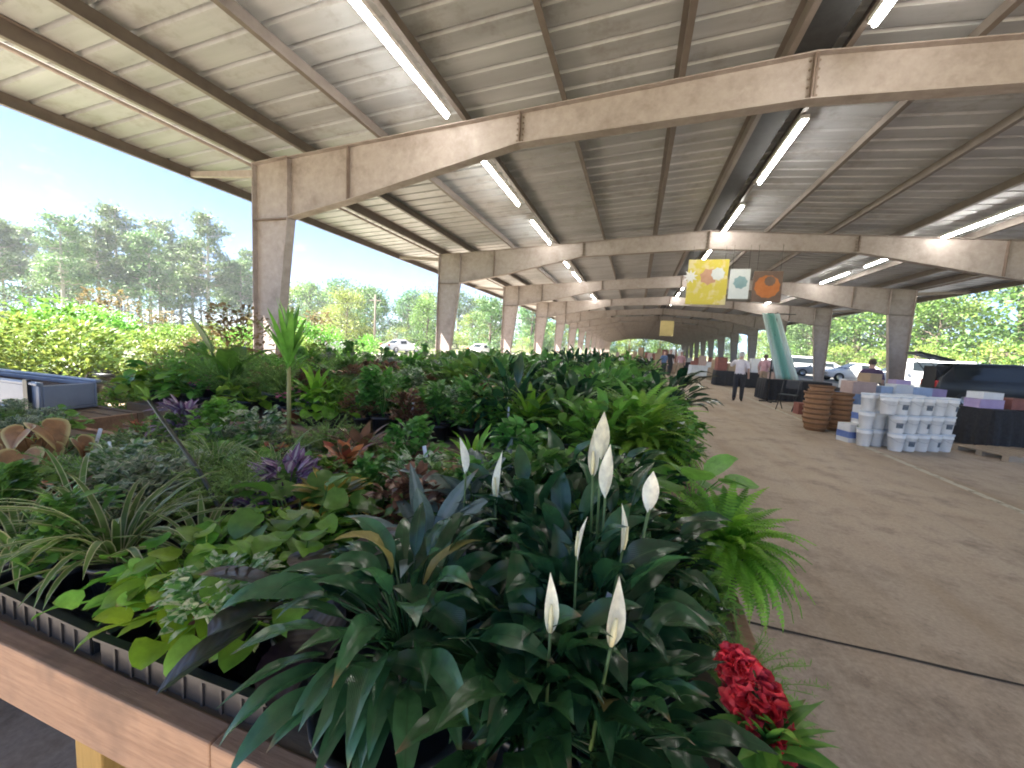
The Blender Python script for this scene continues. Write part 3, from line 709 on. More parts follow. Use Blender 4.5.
# trays and saucer on the nearest bench
def tray_mesh(w, d, h=.055):
    mb = MB(); t = .004
    mb.box((-w / 2, -d / 2, 0), (w / 2, d / 2, t))
    for s in (-1, 1):
        mb.box((-w / 2, s * d / 2 - t / 2, t), (w / 2, s * d / 2 + t / 2, h)); mb.box((s * w / 2 - t / 2, -d / 2 + t, t), (s * w / 2 + t / 2, d / 2 - t, h))
        mb.box((-w / 2 - .012, s * d / 2 - .008, h), (w / 2 + .012, s * d / 2 + .012 * (s > 0) + .008 * (s < 0) - .0, h + .006))
        mb.box((s * w / 2 - .008, -d / 2 + .012, h + .0005), (s * w / 2 + .008, d / 2 - .012, h + .0055))
    for i in range(1, 9): x = -w / 2 + w * i / 9; mb.box((x - .003, -d / 2 - .006, .004), (x + .003, -d / 2 - .002, h))
    for i in range(1, 5): y = -d / 2 + d * i / 5; mb.box((-w / 2 + t, y - .003, t), (w / 2 - t, y + .003, .018))
    return mb.mesh('nursery_tray', [M['black']], False)
TM = tray_mesh(.42, .3)
for i, (x, y, rz, lb) in enumerate(((-.78, .625, .02, 'black plastic nursery tray under the lime pothos at the front bench edge'),
        (-1.24, .63, -.02, 'black plastic nursery tray left of the lime pothos under striped leaves'),
        (-1.7, .63, .01, 'black plastic nursery tray at the far left end of the front row'),
        (.06, .63, .03, 'black plastic tray under the flowering peace lily at the front bench corner'))):
    tag(link('nursery_tray', TM, None, (x, y, BZ + .007), (0, 0, rz)), lb, 'tray', 'black nursery trays on the nearest bench')
mb = MB(); mb.lathe([(0, 0), (.115, 0), (.14, .045), (.152, .05), (.152, .056), (.138, .054), (.112, .008), (0, .008)], 32)
tag(mb.build('saucer', M['black'], None, True, (-.36, .58, BZ + .007)), 'wide black plastic saucer under the drooping dark lily at the front edge', 'saucer')

# hand-placed plants of the nearest bench: species, x, y, pot, scale, name, label
TZ = BZ + .012
near = []
def np_(sp, x, y, pot, s, name, label, cat='plant', **k):
    near.append((x, y)); return plant(sp, x, y, k.pop('z', BZ), label, cat, pot, s, name=name, **k)
np_('lime', -.88, .6, 't', .85, 'pothos_plant', 'lime green trailing pothos in a tray at the front bench edge', z=TZ, var=0)
np_('heartleaf', -.72, .64, 's', .95, 'pothos_plant', 'mid green heart-leaf pothos right beside the lime one', z=TZ, var=1)
np_('pothos', -.82, .8, 's', 1.0, 'pothos_plant', 'bushy green pothos just behind the lime one in front', var=0)
np_('spider', -1.22, .62, 's', 1.0, 'spider_plant', 'striped spider plant with arching leaves at the left front of the bench', z=TZ)
np_('spider', -1.06, .72, 's', .9, 'spider_plant', 'smaller striped spider plant just right of the arching one')
np_('heartleaf', -1.0, .6, 't', .8, 'pothos_plant', 'small green pothos in a brown pot at the tray corner', z=TZ)
np_('burgundy', -.60, .60, 's', 1.0, 'rubber_plant', 'near-black burgundy rubber plant hanging over the front edge', z=TZ)
np_('lily_dark', -.37, .62, 'm', .8, 'peace_lily', 'dark drooping lily without flowers in the wide black saucer', z=BZ + .016)
main = np_('lily_big', -.07, .74, 'm', .7, 'peace_lily', 'large peace lily with white spathes at the front corner of the bench', z=TZ)
l2 = np_('lily', -.24, .98, 'm', .9, 'peace_lily', 'peace lily with two white spathes behind the large flowering one', var=0)
l3 = np_('lily', -.02, 1.04, 'm', .85, 'peace_lily', 'tall peace lily with several white spathes by the aisle end', var=2)
np_('lily', -.17, .66, 'm', .68, 'peace_lily', 'low flowerless peace lily between saucer and flowering lily', var=1)
np_('silver', -.47, .85, 'm', 1.05, 'silver_leaf_plant', 'silvery lance-leaved plant left of the peace lilies, leaning tall', var=0)
np_('silver', -.46, 1.1, 'm', 1.15, 'silver_leaf_plant', 'blue-silver broad-leaved plant behind the peace lilies', var=1)
np_('limestar', -.62, 1.5, 'm', 1.0, 'dracaena_plant', 'bright lime spiky dracaena near the back of the first bench', var=0)
np_('lime', -.73, .78, 's', .85, 'pothos_plant', 'single bright yellow-green pothos left of the dark lily', var=1)
np_('pothos', -.56, .95, 's', .9, 'pothos_plant', 'light green heart-leaved pothos behind the dark lily', var=1)
np_('croton_y', -.92, 1.03, 's', 1.0, 'croton_plant', 'yellow splashed croton in the middle of the bench')
np_('croton_r', -1.09, 1.3, 'm', 1.0, 'croton_plant', 'orange-red croton at the back of the first bench')
np_('bronze', -.87, 1.46, 's', 1.0, 'bronze_leaf_plant', 'brown-red leafy plant between orange croton and lime dracaena')
np_('purple', -1.1, 1.02, 's', 1.05, 'purple_leaf_plant', 'purple and silver striped wandering plant in mid bench')
np_('purple', -1.0, .94, 's', .8, 'purple_leaf_plant', 'smaller purple trailing plant right beside the larger purple one')
np_('feather', -1.22, .93, 's', 1.0, 'asparagus_fern', 'feathery light green asparagus fern in mid bench')
np_('feather', -1.32, 1.06, 's', 1.0, 'asparagus_fern', 'feathery asparagus fern just left of the other feathery one')
np_('caladium', -2.18, .88, 's', .92, 'caladium_plant', 'copper heart-leaved caladium with cream rims at the far left', rz=.5)
np_('grey', -1.5, .85, 's', 1.1, 'grey_leaf_plant', 'grey-green small-leaved plant in the left middle of the bench')
np_('varieg', -1.68, .9, 's', 1.0, 'variegated_plant', 'white-flecked small-leaved plant beside the grey-green one')
np_('silver', -1.46, .66, 's', .6, 'silver_leaf_plant', 'pale star-shaped silver plant at the left of the bench')
np_('varieg', -.72, 1.25, 's', 1.0, 'variegated_plant', 'green and white flecked plant in front of the bronze one')
np_('roundleaf', .24, 1.56, 'm', 1.0, 'round_leaf_plant', 'bright round-leaved plant leaning out over the aisle corner')
fernpos = (.4, 1.6)
np_('bushy', .0, 1.22, 'm', .95, 'leafy_plant', 'dark leafy plant behind the tall spathes', var=2)
np_('bushy', -.05, 1.4, 'm', 1.0, 'leafy_plant', 'broad leafy plant at the back row behind the spathes', var=0)

np_('lily', -.13, .58, 's', .82, 'peace_lily', 'small flowerless lily at the front edge right of the saucer', z=TZ, var=1)
np_('lily', .0, .58, 's', .66, 'peace_lily', 'small flowerless lily at the front edge left of the red bloom', z=TZ, var=2)
np_('lily', .12, .93, 's', .5, 'peace_lily', 'small flowerless lily near the aisle edge in front of the fern', var=1)
np_('lily', .1, 1.16, 's', .55, 'peace_lily', 'small flowerless lily near the aisle edge left of the fern', var=0)
np_('bushy', .2, 1.02, 's', .6, 'leafy_plant', 'tiny leafy plant at the bench end just in front of the fern', var=0)
# flower tips measured in the photograph, at their own depth
def spathes(t, lst, ph=.155, k0=0):
    for i, (x, y, z, s) in enumerate(lst): spathe(t, x, y, z, ph, i + k0, az=U(-.6, .6) + PI * (i % 2), sx=s)
spathes(main, [(-.09, .54, 1.065, 1.0), (.0, .54, 1.065, 1.2), (-.06, .66, 1.115, .75), (.0, .73, 1.11, 1.0)])
spathes(l2, [(-.3, .9, 1.095, 1.0), (-.42, .93, 1.14, 1.0)], .12, 1)
spathes(l3, [(.04, .8, 1.165, 1.3), (-.055, .85, 1.25, 1.1), (-.07, .87, 1.205, .9), (-.04, .84, 1.17, 1.15)], .12, 2)

# the plant tag with yellow bars
t = thing('plant_tag', 'black plant tag with slanting yellow bars standing by the aisle lily', 'tag', (.075, .80, .80), -.2)
mb = MB(); mb.box((-.03, -.001, 0), (.03, .001, .05)); mb.box((-.006, -.0008, -.06), (.006, .0008, 0)); o = mb.build('card', M['tag_black'], t); o.rotation_euler = (-.2, .5, 0)
for i in range(4):
    mb = MB(); x = -.024 + i * .014; mb.plate([(x, .006), (x + .007, .006), (x + .011, .042), (x + .004, .042)], -.0024, -.0014)
    o = mb.build('bar', M['tag_yellow'], t); o.rotation_euler = (-.2, .5, 0)

# red cockscomb bloom at the corner
t = thing('celosia_plant', 'bright red ruffled cockscomb flower with feathery leaves at the bench corner', 'plant', (.235, .64, BZ), 0, None, 1.15)
link('pot', POT['s'][0], t)
mb = MB()
for i in range(60):
    az = U(0, 2 * PI); mb.leaf((0, 0, .088 + U(0, .02)), az, U(.2, 1.4), U(.05, .11), U(.006, .012), lance, U(.4, 1.2), .25, 5, U(-.4, .4))
mb.build('foliage', M['green'], t, True)
def comb(cx, cy, cz, rx, rz_, n):
    mb = MB()
    for i in range(n):
        a, b2 = U(0, 2 * PI), math.asin(U(-.8, 1)); d = Vector((math.cos(a) * math.cos(b2), math.sin(a) * math.cos(b2), math.sin(b2)))
        p = Vector((cx + d.x * rx * .55, cy + d.y * rx * .55, cz + d.z * rz_ * .6))
        mb.leaf(p, a, b2, U(.6, 1.0) * rx * .85, rx * U(.3, .5), paddle, U(-.9, .9), U(.1, .6), 6, U(-1.5, 1.5), None, 0, 2, .45)
    return mb
for (cx, cy, cz, rx, rz_) in ((-.036, .03, .178, .024, .024), (-.012, .024, .146, .035, .038), (.004, .018, .102, .032, .042)):
    comb(cx, cy, cz, rx, rz_, 90).build('flower', M['redflower'], t, True)
mb = MB(); mb.tube([(0, 0, .08), (-.002, .015, .11), (-.02, .025, .185)], [.006, .006, .004], 6); mb.build('stem', M['stem'], t, True)
near.append((.27, .66))
np_('feather', .24, .8, 's', .62, 'asparagus_fern', 'grey-green feathery plant right behind the red bloom')
np_('fern', .33, .56, 's', .35, 'boston_fern', 'low dark green fern mound at the very front corner', var=2)
np_('fern', .31, 1.33, 'm', .8, 'boston_fern', 'large bright green Boston fern arching out over the aisle', var=0, z=BZ + .0)

near.append((-1.06, .82)); near.append((-1.1, .7))
# filler plants: rows on every bench
KINDS = {'aglaonema': ('leafy_plant', 'broad-leaved green plant'), 'lily': ('peace_lily', 'dark glossy peace lily'), 'lily_far': ('peace_lily', 'dark glossy peace lily'), 'pothos': ('pothos_plant', 'green pothos'), 'heartleaf': ('pothos_plant', 'small heart-leaved pothos'),
  'spider': ('spider_plant', 'striped spider plant'), 'silver': ('silver_leaf_plant', 'silver lance-leaved plant'), 'grey': ('grey_leaf_plant', 'grey-green mound plant'),
  'varieg': ('variegated_plant', 'white-flecked leafy plant'), 'feather': ('asparagus_fern', 'feathery asparagus fern'), 'fern': ('fern_plant', 'arching green fern'), 'purple': ('purple_leaf_plant', 'purple striped plant'),
  'croton_y': ('croton_plant', 'yellow croton'), 'croton_r': ('croton_plant', 'red-orange croton'), 'bronze': ('bronze_leaf_plant', 'bronze leafy plant'), 'lime': ('pothos_plant', 'lime yellow pothos'),
  'limestar': ('dracaena_plant', 'lime spiky dracaena'), 'bushy': ('leafy_plant', 'bushy green leafy plant'), 'pinkbed': ('bedding_plant', 'pink-flowered bedding plant'), 'lilacbed': ('bedding_plant', 'lilac-flowered bedding plant'),
  'whitebed': ('bedding_plant', 'white-flowered bedding plant'), 'burgundy': ('rubber_plant', 'dark burgundy rubber plant'), 'palm': ('palm_plant', 'small feathery palm'), 'caladium': ('caladium_plant', 'copper caladium')}
RN = ['front', 'second', 'third', 'fourth', 'fifth', 'sixth', 'rear']
def fill(bi, xs, rows, pick, sc_=(.85, 1.1), pot='s', avoid=.13, jit=.03):
    for r, y in enumerate(rows):
        k = 0
        for x in xs(r):
            x += U(-jit, jit); yy = y + U(-jit, jit)
            if bi == 0 and any((x - a) ** 2 + (yy - b2) ** 2 < avoid ** 2 for a, b2 in near): continue
            sp = pick(x, yy, r)
            if not sp: continue
            nm, ds = KINDS[sp]
            plant(sp, x, yy, BZ, '%s, pot %s from the aisle, %s row, %s bench' % (ds, ordn(k), RN[r], BN[bi]),
                  'plant', pot, U(*sc_) * ((.62 if x < -2.2 else .85 if x < -.95 else 1) if bi == 0 else 1), None, 'potted plants on the %s bench' % BN[bi], name=nm)
            k += 1
def frange(a, b2, st):
    out = []; x = a
    while x > b2: out.append(x); x -= st
    return out
def pickA(x, y, r):
    if x > -.02 and y < 1.45: return None
    if x > -.6 and y < .8: return None
    if -1.45 < x < -.95 and .68 < y < 1.1: return rng.choice(['grey', 'varieg', 'feather'])
    if x < -2.4 and y > 1.1 and rng.random() < .5: return None
    if x > -.5: return rng.choice(['lily', 'bushy', 'lily', 'bushy', 'silver', 'fern'])
    if x > -1.0: return rng.choice(['varieg', 'bushy', 'bronze', 'croton_y', 'bushy', 'heartleaf', 'lime', 'feather', 'pothos', 'purple'])
    return rng.choice(['grey', 'varieg', 'bushy', 'feather', 'bushy', 'heartleaf', 'grey', 'spider', 'varieg', 'pothos', 'heartleaf', 'croton_r', 'grey', 'bushy'])
fill(0, lambda r: frange(.18, -4.25, .155 if r < 5 else .2), [.56, .72, .88, 1.05, 1.22, 1.4, 1.54], pickA, (.8, 1.15), 's', .088)
def pickB(x, y, r):
    if x > -.9: return rng.choice(['lily', 'bushy', 'aglaonema', 'fern', 'bushy', 'limestar', 'whitebed'])
    if x > -2.1: return rng.choice(['bronze', 'croton_r', 'bushy', 'varieg', 'croton_y', 'bronze', 'bushy', 'heartleaf', 'grey'])
    return rng.choice(['bushy', 'feather', 'lime', 'lime', 'pothos', 'feather', 'bronze', 'limestar', 'fern', 'pinkbed'])
fill(1, lambda r: frange(.28, -4.2, .22), [2.44, 2.66, 2.9, 3.16], pickB, (1.15, 1.55))
def pickC(x, y, r):
    if x > -2.0: return rng.choice(['lily_far', 'aglaonema', 'fern', 'bushy', 'aglaonema', 'whitebed', 'pothos', 'aglaonema'])
    if x > -3.2: return rng.choice(['lilacbed', 'grey', 'bushy', 'varieg', 'bronze', 'bushy'])
    return rng.choice(['bushy', 'fern', 'bronze', 'feather', 'bushy', 'pothos', 'croton_y'])
fill(2, lambda r: frange(.3, -5.2, .28), [4.03, 4.36, 4.7], pickC, (1.1, 1.45), 'm')
def pickD(x, y, r):
    if x > -2.6: return rng.choice(['lily_far', 'fern', 'aglaonema', 'bushy', 'whitebed', 'aglaonema'])
    return rng.choice(['bushy', 'grey', 'lilacbed', 'fern', 'bushy', 'varieg'])
for bi in range(3, 8):
    y0 = BY[bi][0]
    fill(bi, lambda r: frange(.28, -5.9, .46), [y0 + .25, y0 + .78], pickD, (1.15, 1.45), 'm')
for i, (x, sp, s_) in enumerate(((-.95, 'bushy', 1.2), (-1.22, 'bronze', 1.2), (-1.42, 'feather', 1.15), (-1.86, 'varieg', 1.15), (-2.1, 'bushy', 1.25), (-.4, 'bushy', 1.2), (-2.4, 'purple', 1.1))):
    plant(sp, x, 1.55, BZ, KINDS[sp][1] + ', tall, at the nearest bench rear edge, %s leftward' % ORD[i], 'plant', 's', s_, None, 'taller plants along the rear edge', name=KINDS[sp][0])
for i, (x, y, sp, s_) in enumerate(((-2.75, 2.5, 'feather', 1.7), (-3.15, 2.75, 'sunny', .62), (-3.55, 2.5, 'feather', 1.8), (-3.75, 2.95, 'sunny', .7), (-4.1, 2.6, 'sunny', .6), (-2.5, 2.9, 'palm', 1.0))):
    plant(sp, x, y, BZ, 'tall fresh green feathery plant at the left of the second bench, %s counted leftward' % ORD[i], 'plant', 'm', s_, None, 'tall fresh plants left on the second bench', name='leafy_plant')
plant('pinkbed', -2.5, 2.38, BZ, 'pink-flowered bedding plant at the front edge of the second bench', 'plant', 't', 1.2, name='bedding_plant')
plant('lilacbed', -2.36, 2.4, BZ, 'lilac-flowered bedding plant right of the pink one', 'plant', 's', 1.0, name='bedding_plant')
plant('canetop', -1.6, 1.5, BZ, 'tall corn plant with yellow cane and upright green top leaves', 'plant', 'm', 1.22, name='corn_plant')
for i, (x, y) in enumerate(((-.62, 3.93), (-.2, 3.93), (.05, 3.94))):
    plant('whitebed', x, y, BZ, 'plant in a pale pot, %s from the left at the third bench edge' % ORD[i], 'plant', 'w', .85, name='bedding_plant')

lm = MB(); lm.box((-.008, -.0008, 0), (.008, .0008, .085)); lm.plate([(-.008, 0), (.008, 0), (0, -.05)], -.0007, .0007); lm = lm.mesh('plant_label', [M['tag_white']], False)
for i in range(14):
    x, y = (U(-2.3, .0), U(.65, 1.5)) if i < 7 else (U(-3.2, .1), U(2.4, 2.9))
    o = link('plant_label', lm, None, (x, y, BZ + U(.16, .22)), (U(-.3, .2), U(-.3, .3), U(-.6, .6)))
    tag(o, 'small blank white plant label stuck among the potted leaves', 'label', 'white plant labels in the pots')
# dark leaning cane of a banana plant at mid left, and the paddle leaf behind
t = thing('leaning_cane_plant', 'plant with a long dark bare cane leaning left', 'plant', (-1.06, .82, BZ), 0)
link('pot', pot_mesh(.085, .13, M['black'], soil='gravel'), t)
mb = MB(); mb.tube([(0, 0, .08), (-.2, .03, .26), (-.46, .05, .46)], [.007, .0065, .005], 7); mb.build('cane', M['dark_stem'], t, True)
mb = MB()
for i in range(7): mb.leaf((-.46 + U(-.01, .01), .05, .45), i * .9, U(.4, 1.3), .07, .008, lance, .8, .3, 5)
mb.build('foliage', M['bright'], t, True)
t = thing('banana_plant', 'banana plant raising one dark furled leaf near the first column', 'plant', (-3.3, 2.5, BZ), .3)
link('pot', POT['m'][0], t, scale=1.2)
mb = MB()
mb.tube([(0, 0, .1), (-.06, 0, .3), (-.16, .0, .5)], [.02, .014, .009], 6, 0, False, .1)
mb.leaf((-.16, 0, .48), PI, R(58), .42, .075, paddle, -.1, .55, 10, .5, .1, 0, 2, .06)
for a in (0.4, 1.9, 3.9, 5.2): mb.leaf((0, 0, .25), a, 1.1, .5, .085, paddle, 1.1, .3, 10, 0, None, 0, 2, .08)
mb.build('foliage', M['banana'], t, True)

# grey trough on a side bench at the far left
bench(-6.2, -3.72, 1.65, 2.1, 'wooden bench at the far left under the roof edge', (-3.9, -6.0))
t = thing('planter_trough', 'long grey-blue plastic trough with black straps at the far left', 'planter', (-4.95, 1.87, BZ + .008), .03)
mb = MB(); mb.box((-.75, -.17, 0), (.75, .17, .02)); mb.box((-.75, -.17, .02), (.75, -.15, .2)); mb.box((-.75, .15, .02), (.75, .17, .2)); mb.box((-.75, -.15, .02), (-.73, .15, .2)); mb.box((.73, -.15, .02), (.75, .15, .2))
mb.box((-.77, -.19, .2), (.77, -.15, .225)); mb.box((-.77, .15, .2), (.77, .19, .225)); bevel(mb.build('trough_body', M['grey_plastic'], t), .008)
for x in (-.1, .62): mb = MB(); mb.box((x, -.195, .001), (x + .05, -.172, .24)); mb.build('strap', M['black'], t)
mb = MB(); mb.box((-.72, -.14, .1), (.72, .14, .17)); mb.build('soil', M['soil'], t)
for i, (x, y) in enumerate(((-4.9, 2.7), (-4.65, 2.95), (-4.6, 2.6), (-4.5, 3.2))):
    plant(('sunny', 'bronzebush', 'sunny', 'sunny')[i], x, y, 0, ('lime leafy shrub', 'bronze leafy shrub', 'green leafy shrub', 'dark leafy shrub')[i] + ' standing on the floor behind the grey trough', 'shrub', 'xl', 1.0, name='leafy_plant')
for i, (x, y) in enumerate(((-4.95, 1.9), (-5.3, 2.72), (-6.1, 2.72))):
    pass

# sun-lit shrubs outside and under the left roof edge
SH = []
for i in range(54):
    for _ in range(60):
        y = U(3.2, 13); x = -7.7 - U(0, 1) ** 1.3 * 7 - .22 * (y - 3)
        if all((x - a) ** 2 + (y - b2) ** 2 > .7 for a, b2 in SH) and math.hypot(x + 7.2, (y - 6.2)) > .7: break
    SH.append((x, y))
SH.sort(key=lambda p: p[1])
for i, (x, y) in enumerate(SH):
    q_ = rng.random(); sp = 'bronzebush' if q_ < .13 else 'palm' if q_ < .27 else 'sunny'
    s = U(1.1, 1.8) if x > -10 else U(1.4, 2.3)
    z = -.136 if x < -9.9 else 0
    lb = '%s potted shrub outside the left columns, %s of them counting from the near end' % ({'bronzebush': 'bronze', 'palm': 'feathery', 'sunny': 'yellow-green'}[sp], ORD[i] if i < 20 else 'far group')
    plant(sp, x, y, z, lb if i < 20 else '%s potted shrub in the far part of the sunny row beyond the left columns' % {'bronzebush': 'bronze', 'palm': 'feathery', 'sunny': 'yellow-green'}[sp],
          'shrub', 'xl', s, None, 'sun-lit shrubs beyond the left columns', name='potted_shrub')
plant('bronzebush', -6.75, 5.2, 0, 'tall reddish-brown shrub standing against the nearest left column', 'shrub', 'xl', 1.6, name='potted_shrub', var=0)
plant('palm', -5.6, 4.6, 0, 'tall feathery palm left of the nearest column', 'palm', 'xl', 1.9, name='potted_palm')
for i, (x, y) in enumerate(((-6.1, 6.4), (-6.4, 7.8), (-6.6, 9.6), (-6.7, 11.6), (-6.0, 4.2))):
    plant(('sunny', 'bushy', 'palm', 'bushy', 'bushy')[i], x, y, 0, ('rounded green shrub', 'low leafy plant', 'small palm', 'leafy plant', 'leafy plant')[i] + ' on the floor inside the %s left column gap' % ORD[i],
          'shrub', 'xl', (1.3, 2.6, 1.5, 2.6, 2.4)[i], name='potted_shrub')

# ------------------------------------------------------------------ trees
def pine_meshes(H, k):
    r2 = random.Random(k); tb = MB()
    lean = r2.uniform(-.4, .4)
    P = lambda t: Vector((lean * t * t, .2 * lean * t, H * t))
    tb.tube([P(0), P(.3), P(.6), P(.85), P(1)], [H * .016, H * .0135, H * .01, H * .006, .03], 8)
    cb = MB()
    for i in range(48):
        t = r2.uniform(.42, 1.0) if i > 3 else r2.uniform(.3, .45); a = r2.uniform(0, 2 * PI); L = H * .16 * (1.25 - t) * r2.uniform(.7, 1.5) + .5
        p0 = P(t); p1 = p0 + Vector((math.cos(a) * L, math.sin(a) * L, L * r2.uniform(.05, .5)))
        tb.tube([p0, (p0 + p1) / 2 + Vector((0, 0, -.05 * L)), p1], [.07, .05, .02], 4, 0, False)
        for c in range(3):
            cc = p0.lerp(p1, r2.uniform(.45, 1.1)); rr = r2.uniform(.5, 1.15)
            rd = r2.random()
            for q in range(30):
                d = Vector((r2.gauss(0, 1), r2.gauss(0, 1), r2.gauss(0, .65))) * rr * .55
                cb.leaf(cc + d, r2.uniform(0, 6.28), r2.uniform(-.4, 1.2), r2.uniform(.4, .8), r2.uniform(.07, .15), lance, .4, .2, 2, r2.uniform(-1, 1), min(1, max(0, rd + r2.gauss(0, .2))))
    return tb.mesh('trunk', [M['bark_pine']]), cb.mesh('crown', [M['pine']])
def tree_meshes(H, W, mat, k, low=.08, n=64, leaves=80, bark='bark'):
    r2 = random.Random(k); tb = MB(); cb = MB()
    tb.tube([(0, 0, 0), (.1, 0, H * .3), (-.1, .1, H * .6), (0, 0, H * .85)], [H * .026, H * .02, H * .012, .03], 8)
    for i in range(n):
        t = r2.uniform(low, .97); a = r2.uniform(0, 2 * PI); env = math.sin(PI * min(.97, .16 + .8 * t)) ** .7
        L = W * env * r2.uniform(.35, 1.05)
        p0 = Vector((0, 0, H * max(.12, t - .12))); p1 = Vector((math.cos(a) * L, math.sin(a) * L, H * t))
        if i % 2 == 0: tb.tube([p0, (p0 + p1) / 2 + Vector((0, 0, .1)), p1], [.06, .04, .015], 4, 0, False)
        rr = W * r2.uniform(.16, .34); rd = r2.random()
        for q in range(leaves):
            d = Vector((r2.gauss(0, 1), r2.gauss(0, 1), r2.gauss(0, .8))) * rr * .6
            cb.leaf(p1 + d, r2.uniform(0, 6.28), r2.uniform(-.5, 1.2), H * r2.uniform(.022, .042), H * r2.uniform(.008, .014), ovate, .4, .2, 2, r2.uniform(-1, 1), min(1, max(0, rd * .7 + .15 + r2.gauss(0, .18))))
    return tb.mesh('trunk', [M[bark]]), cb.mesh('crown', [mat])
PINES = [pine_meshes(h, 40 + i) for i, h in enumerate((17, 15.5, 18.5, 14.5))]
DEC = [tree_meshes(8.5, 3.4, M['decid'], 60), tree_meshes(7.2, 3.2, M['decid_y'], 61), tree_meshes(9.5, 3.6, M['decid_d'], 62), tree_meshes(4.2, 2.6, M['decid_y'], 63, .02, 34)]
def at_dir(px, dist):
    """ground point seen at picture column px, at a given camera distance along the view"""
    yaw = .3006; xr = (px - 512) / 395.0
    v = Vector((-math.sin(yaw) + xr * math.cos(yaw), math.cos(yaw) + xr * math.sin(yaw), 0)); return v.normalized() * dist
def tree(pair, loc, name, label, group, s=1.0):
    t = thing(name, label, 'tree', (loc[0], loc[1], -.14), U(0, 6.28), group, s)
    link('trunk', pair[0], t); link('crown', pair[1], t)
pin = [(-70, 70, 1.0), (-30, 82, .95), (5, 76, 1.05), (30, 95, 1.1), (55, 88, 1.05), (82, 78, .98), (100, 70, 1.08), (118, 74, 1.12), (140, 84, 1.0), (160, 80, 1.05), (180, 92, 1.1), (192, 78, 1.08), (208, 74, 1.1), (226, 84, .98), (248, 90, 1.0), (262, 84, .92), (284, 96, 1.0), (305, 110, 1.0), (322, 118, 1.05), (-10, 100, 1.2), (128, 104, 1.15), (72, 108, 1.2), (236, 108, 1.1), (165, 110, 1.2), (345, 130, .95), (150, 68, .95), (240, 76, .9), (64, 64, .85)]
pin.sort()
for i, (px, d, s) in enumerate(pin):
    tree(PINES[i % 4], at_dir(px, d), 'pine_tree', 'tall pale-trunked pine, %s from the left in the far row' % (ORD[i] if i < 20 else ORD[i - 20] + ' after the twentieth'), 'pine trees beyond the field', s * (.66 if px > 262 else .86 if px > 136 else .78))
UND = tree_meshes(5.5, 3.4, M['decid_d'], 71, .02, 34, 50), tree_meshes(4.6, 3.6, M['decid'], 72, .02, 34, 50)
for i, px in enumerate(range(-60, 450, 22)):
    tree(UND[i % 2], at_dir(px + U(-6, 6), U(62, 76) if px < 300 else U(80, 120)), 'understory_tree', 'low bushy tree at the foot of the pines, %s from the left' % (ORD[i] if i < 20 else ORD[i - 20] + ' after the twentieth'), 'low trees under the pines', U(.95, 1.4) * (1 if px < 300 else 1.4))
for i, (px, d) in enumerate(((345, 46), (372, 60), (395, 52), (425, 58), (470, 62), (488, 54), (520, 70), (536, 84), (330, 70))):
    tree(DEC[(i + 1) % 4], at_dir(px, d), 'shade_tree', 'light green tree seen between the left columns, %s counted rightward' % ORD[i], 'trees seen between the left columns', U(.7, .95))
rt = []
for i in range(30):
    y = 16 + i * 3.3; rt.append((28.5 + U(0, 6) + (i % 2) * 4.5, y))
for i, (x, y) in enumerate(rt):
    tree(DEC[(i * 7 + 2) % 4] if i % 3 else DEC[0], (x, y), 'leafy_tree', '%s leafy tree behind the parking lot, counting away from the camera' % (ORD[i] if i < 20 else ORD[i - 20] + ' far'), 'leafy trees behind the parking lot', U(1.15, 1.6))
for i in range(14):
    tree(DEC[3], (26.8 + U(0, 1.4), 18 + i * 4.2 + U(-1, 1)), 'hedge_shrub', 'low yellow-green bush %s along the parking lot edge' % ORD[i], 'bushes along the parking lot', U(.7, 1.0))
for i in range(26):
    tree(DEC[(i * 5 + 1) % 4], (-34 + i * 2.7 + U(-1, 1), 122 + (i % 3) * 6 + U(0, 3)), 'leafy_tree', 'leafy tree beyond the far end of the shed, %s from the left' % ordn(i), 'trees beyond the far end of the shed', U(1.0, 1.5))
for i, px in enumerate((300, 312, 324, 336, 350, 360, 386, 404, 416, 428, 440, 456, 476, 494, 508, 526, 540)):
    tree(DEC[(i * 3 + 1) % 4], at_dir(px + U(-4, 4), U(74, 98)), 'leafy_tree', 'green tree of the far row between the left columns, %s from the left' % ordn(i), 'far row of trees between the left columns', U(1.15, 1.6))
# pole and wire between the first two left columns
pp = at_dir(373, 40)
t = thing('utility_pole', 'thin wooden utility pole standing beyond the first left column gap', 'pole', (pp.x, pp.y, -.14))
mb = MB(); mb.tube([(0, 0, 0), (0, 0, 5.6)], [.11, .08], 8); mb.build('post', M['pole_wood'], t, True)
mb = MB(); mb.box((-.6, -.05, 5.0), (.6, .05, 5.1)); mb.build('crossarm', M['pole_wood'], t)
mb = MB(); a, b2 = at_dir(290, 44), at_dir(560, 50)
n = 14; mb.tube([(a.x + (pp.x - a.x) * i / n, a.y + (pp.y - a.y) * i / n, 4.93 - .5 * math.sin(PI * i / n)) for i in range(n + 1)] + [(pp.x + (b2.x - pp.x) * i / n, pp.y + (b2.y - pp.y) * i / n, 4.93 - .5 * math.sin(PI * i / n)) for i in range(1, n + 1)], .018, 5)
tag(mb.build('overhead_wire', M['wire'], None, True), 'dark overhead wire strung across the first left column gap', 'wire')

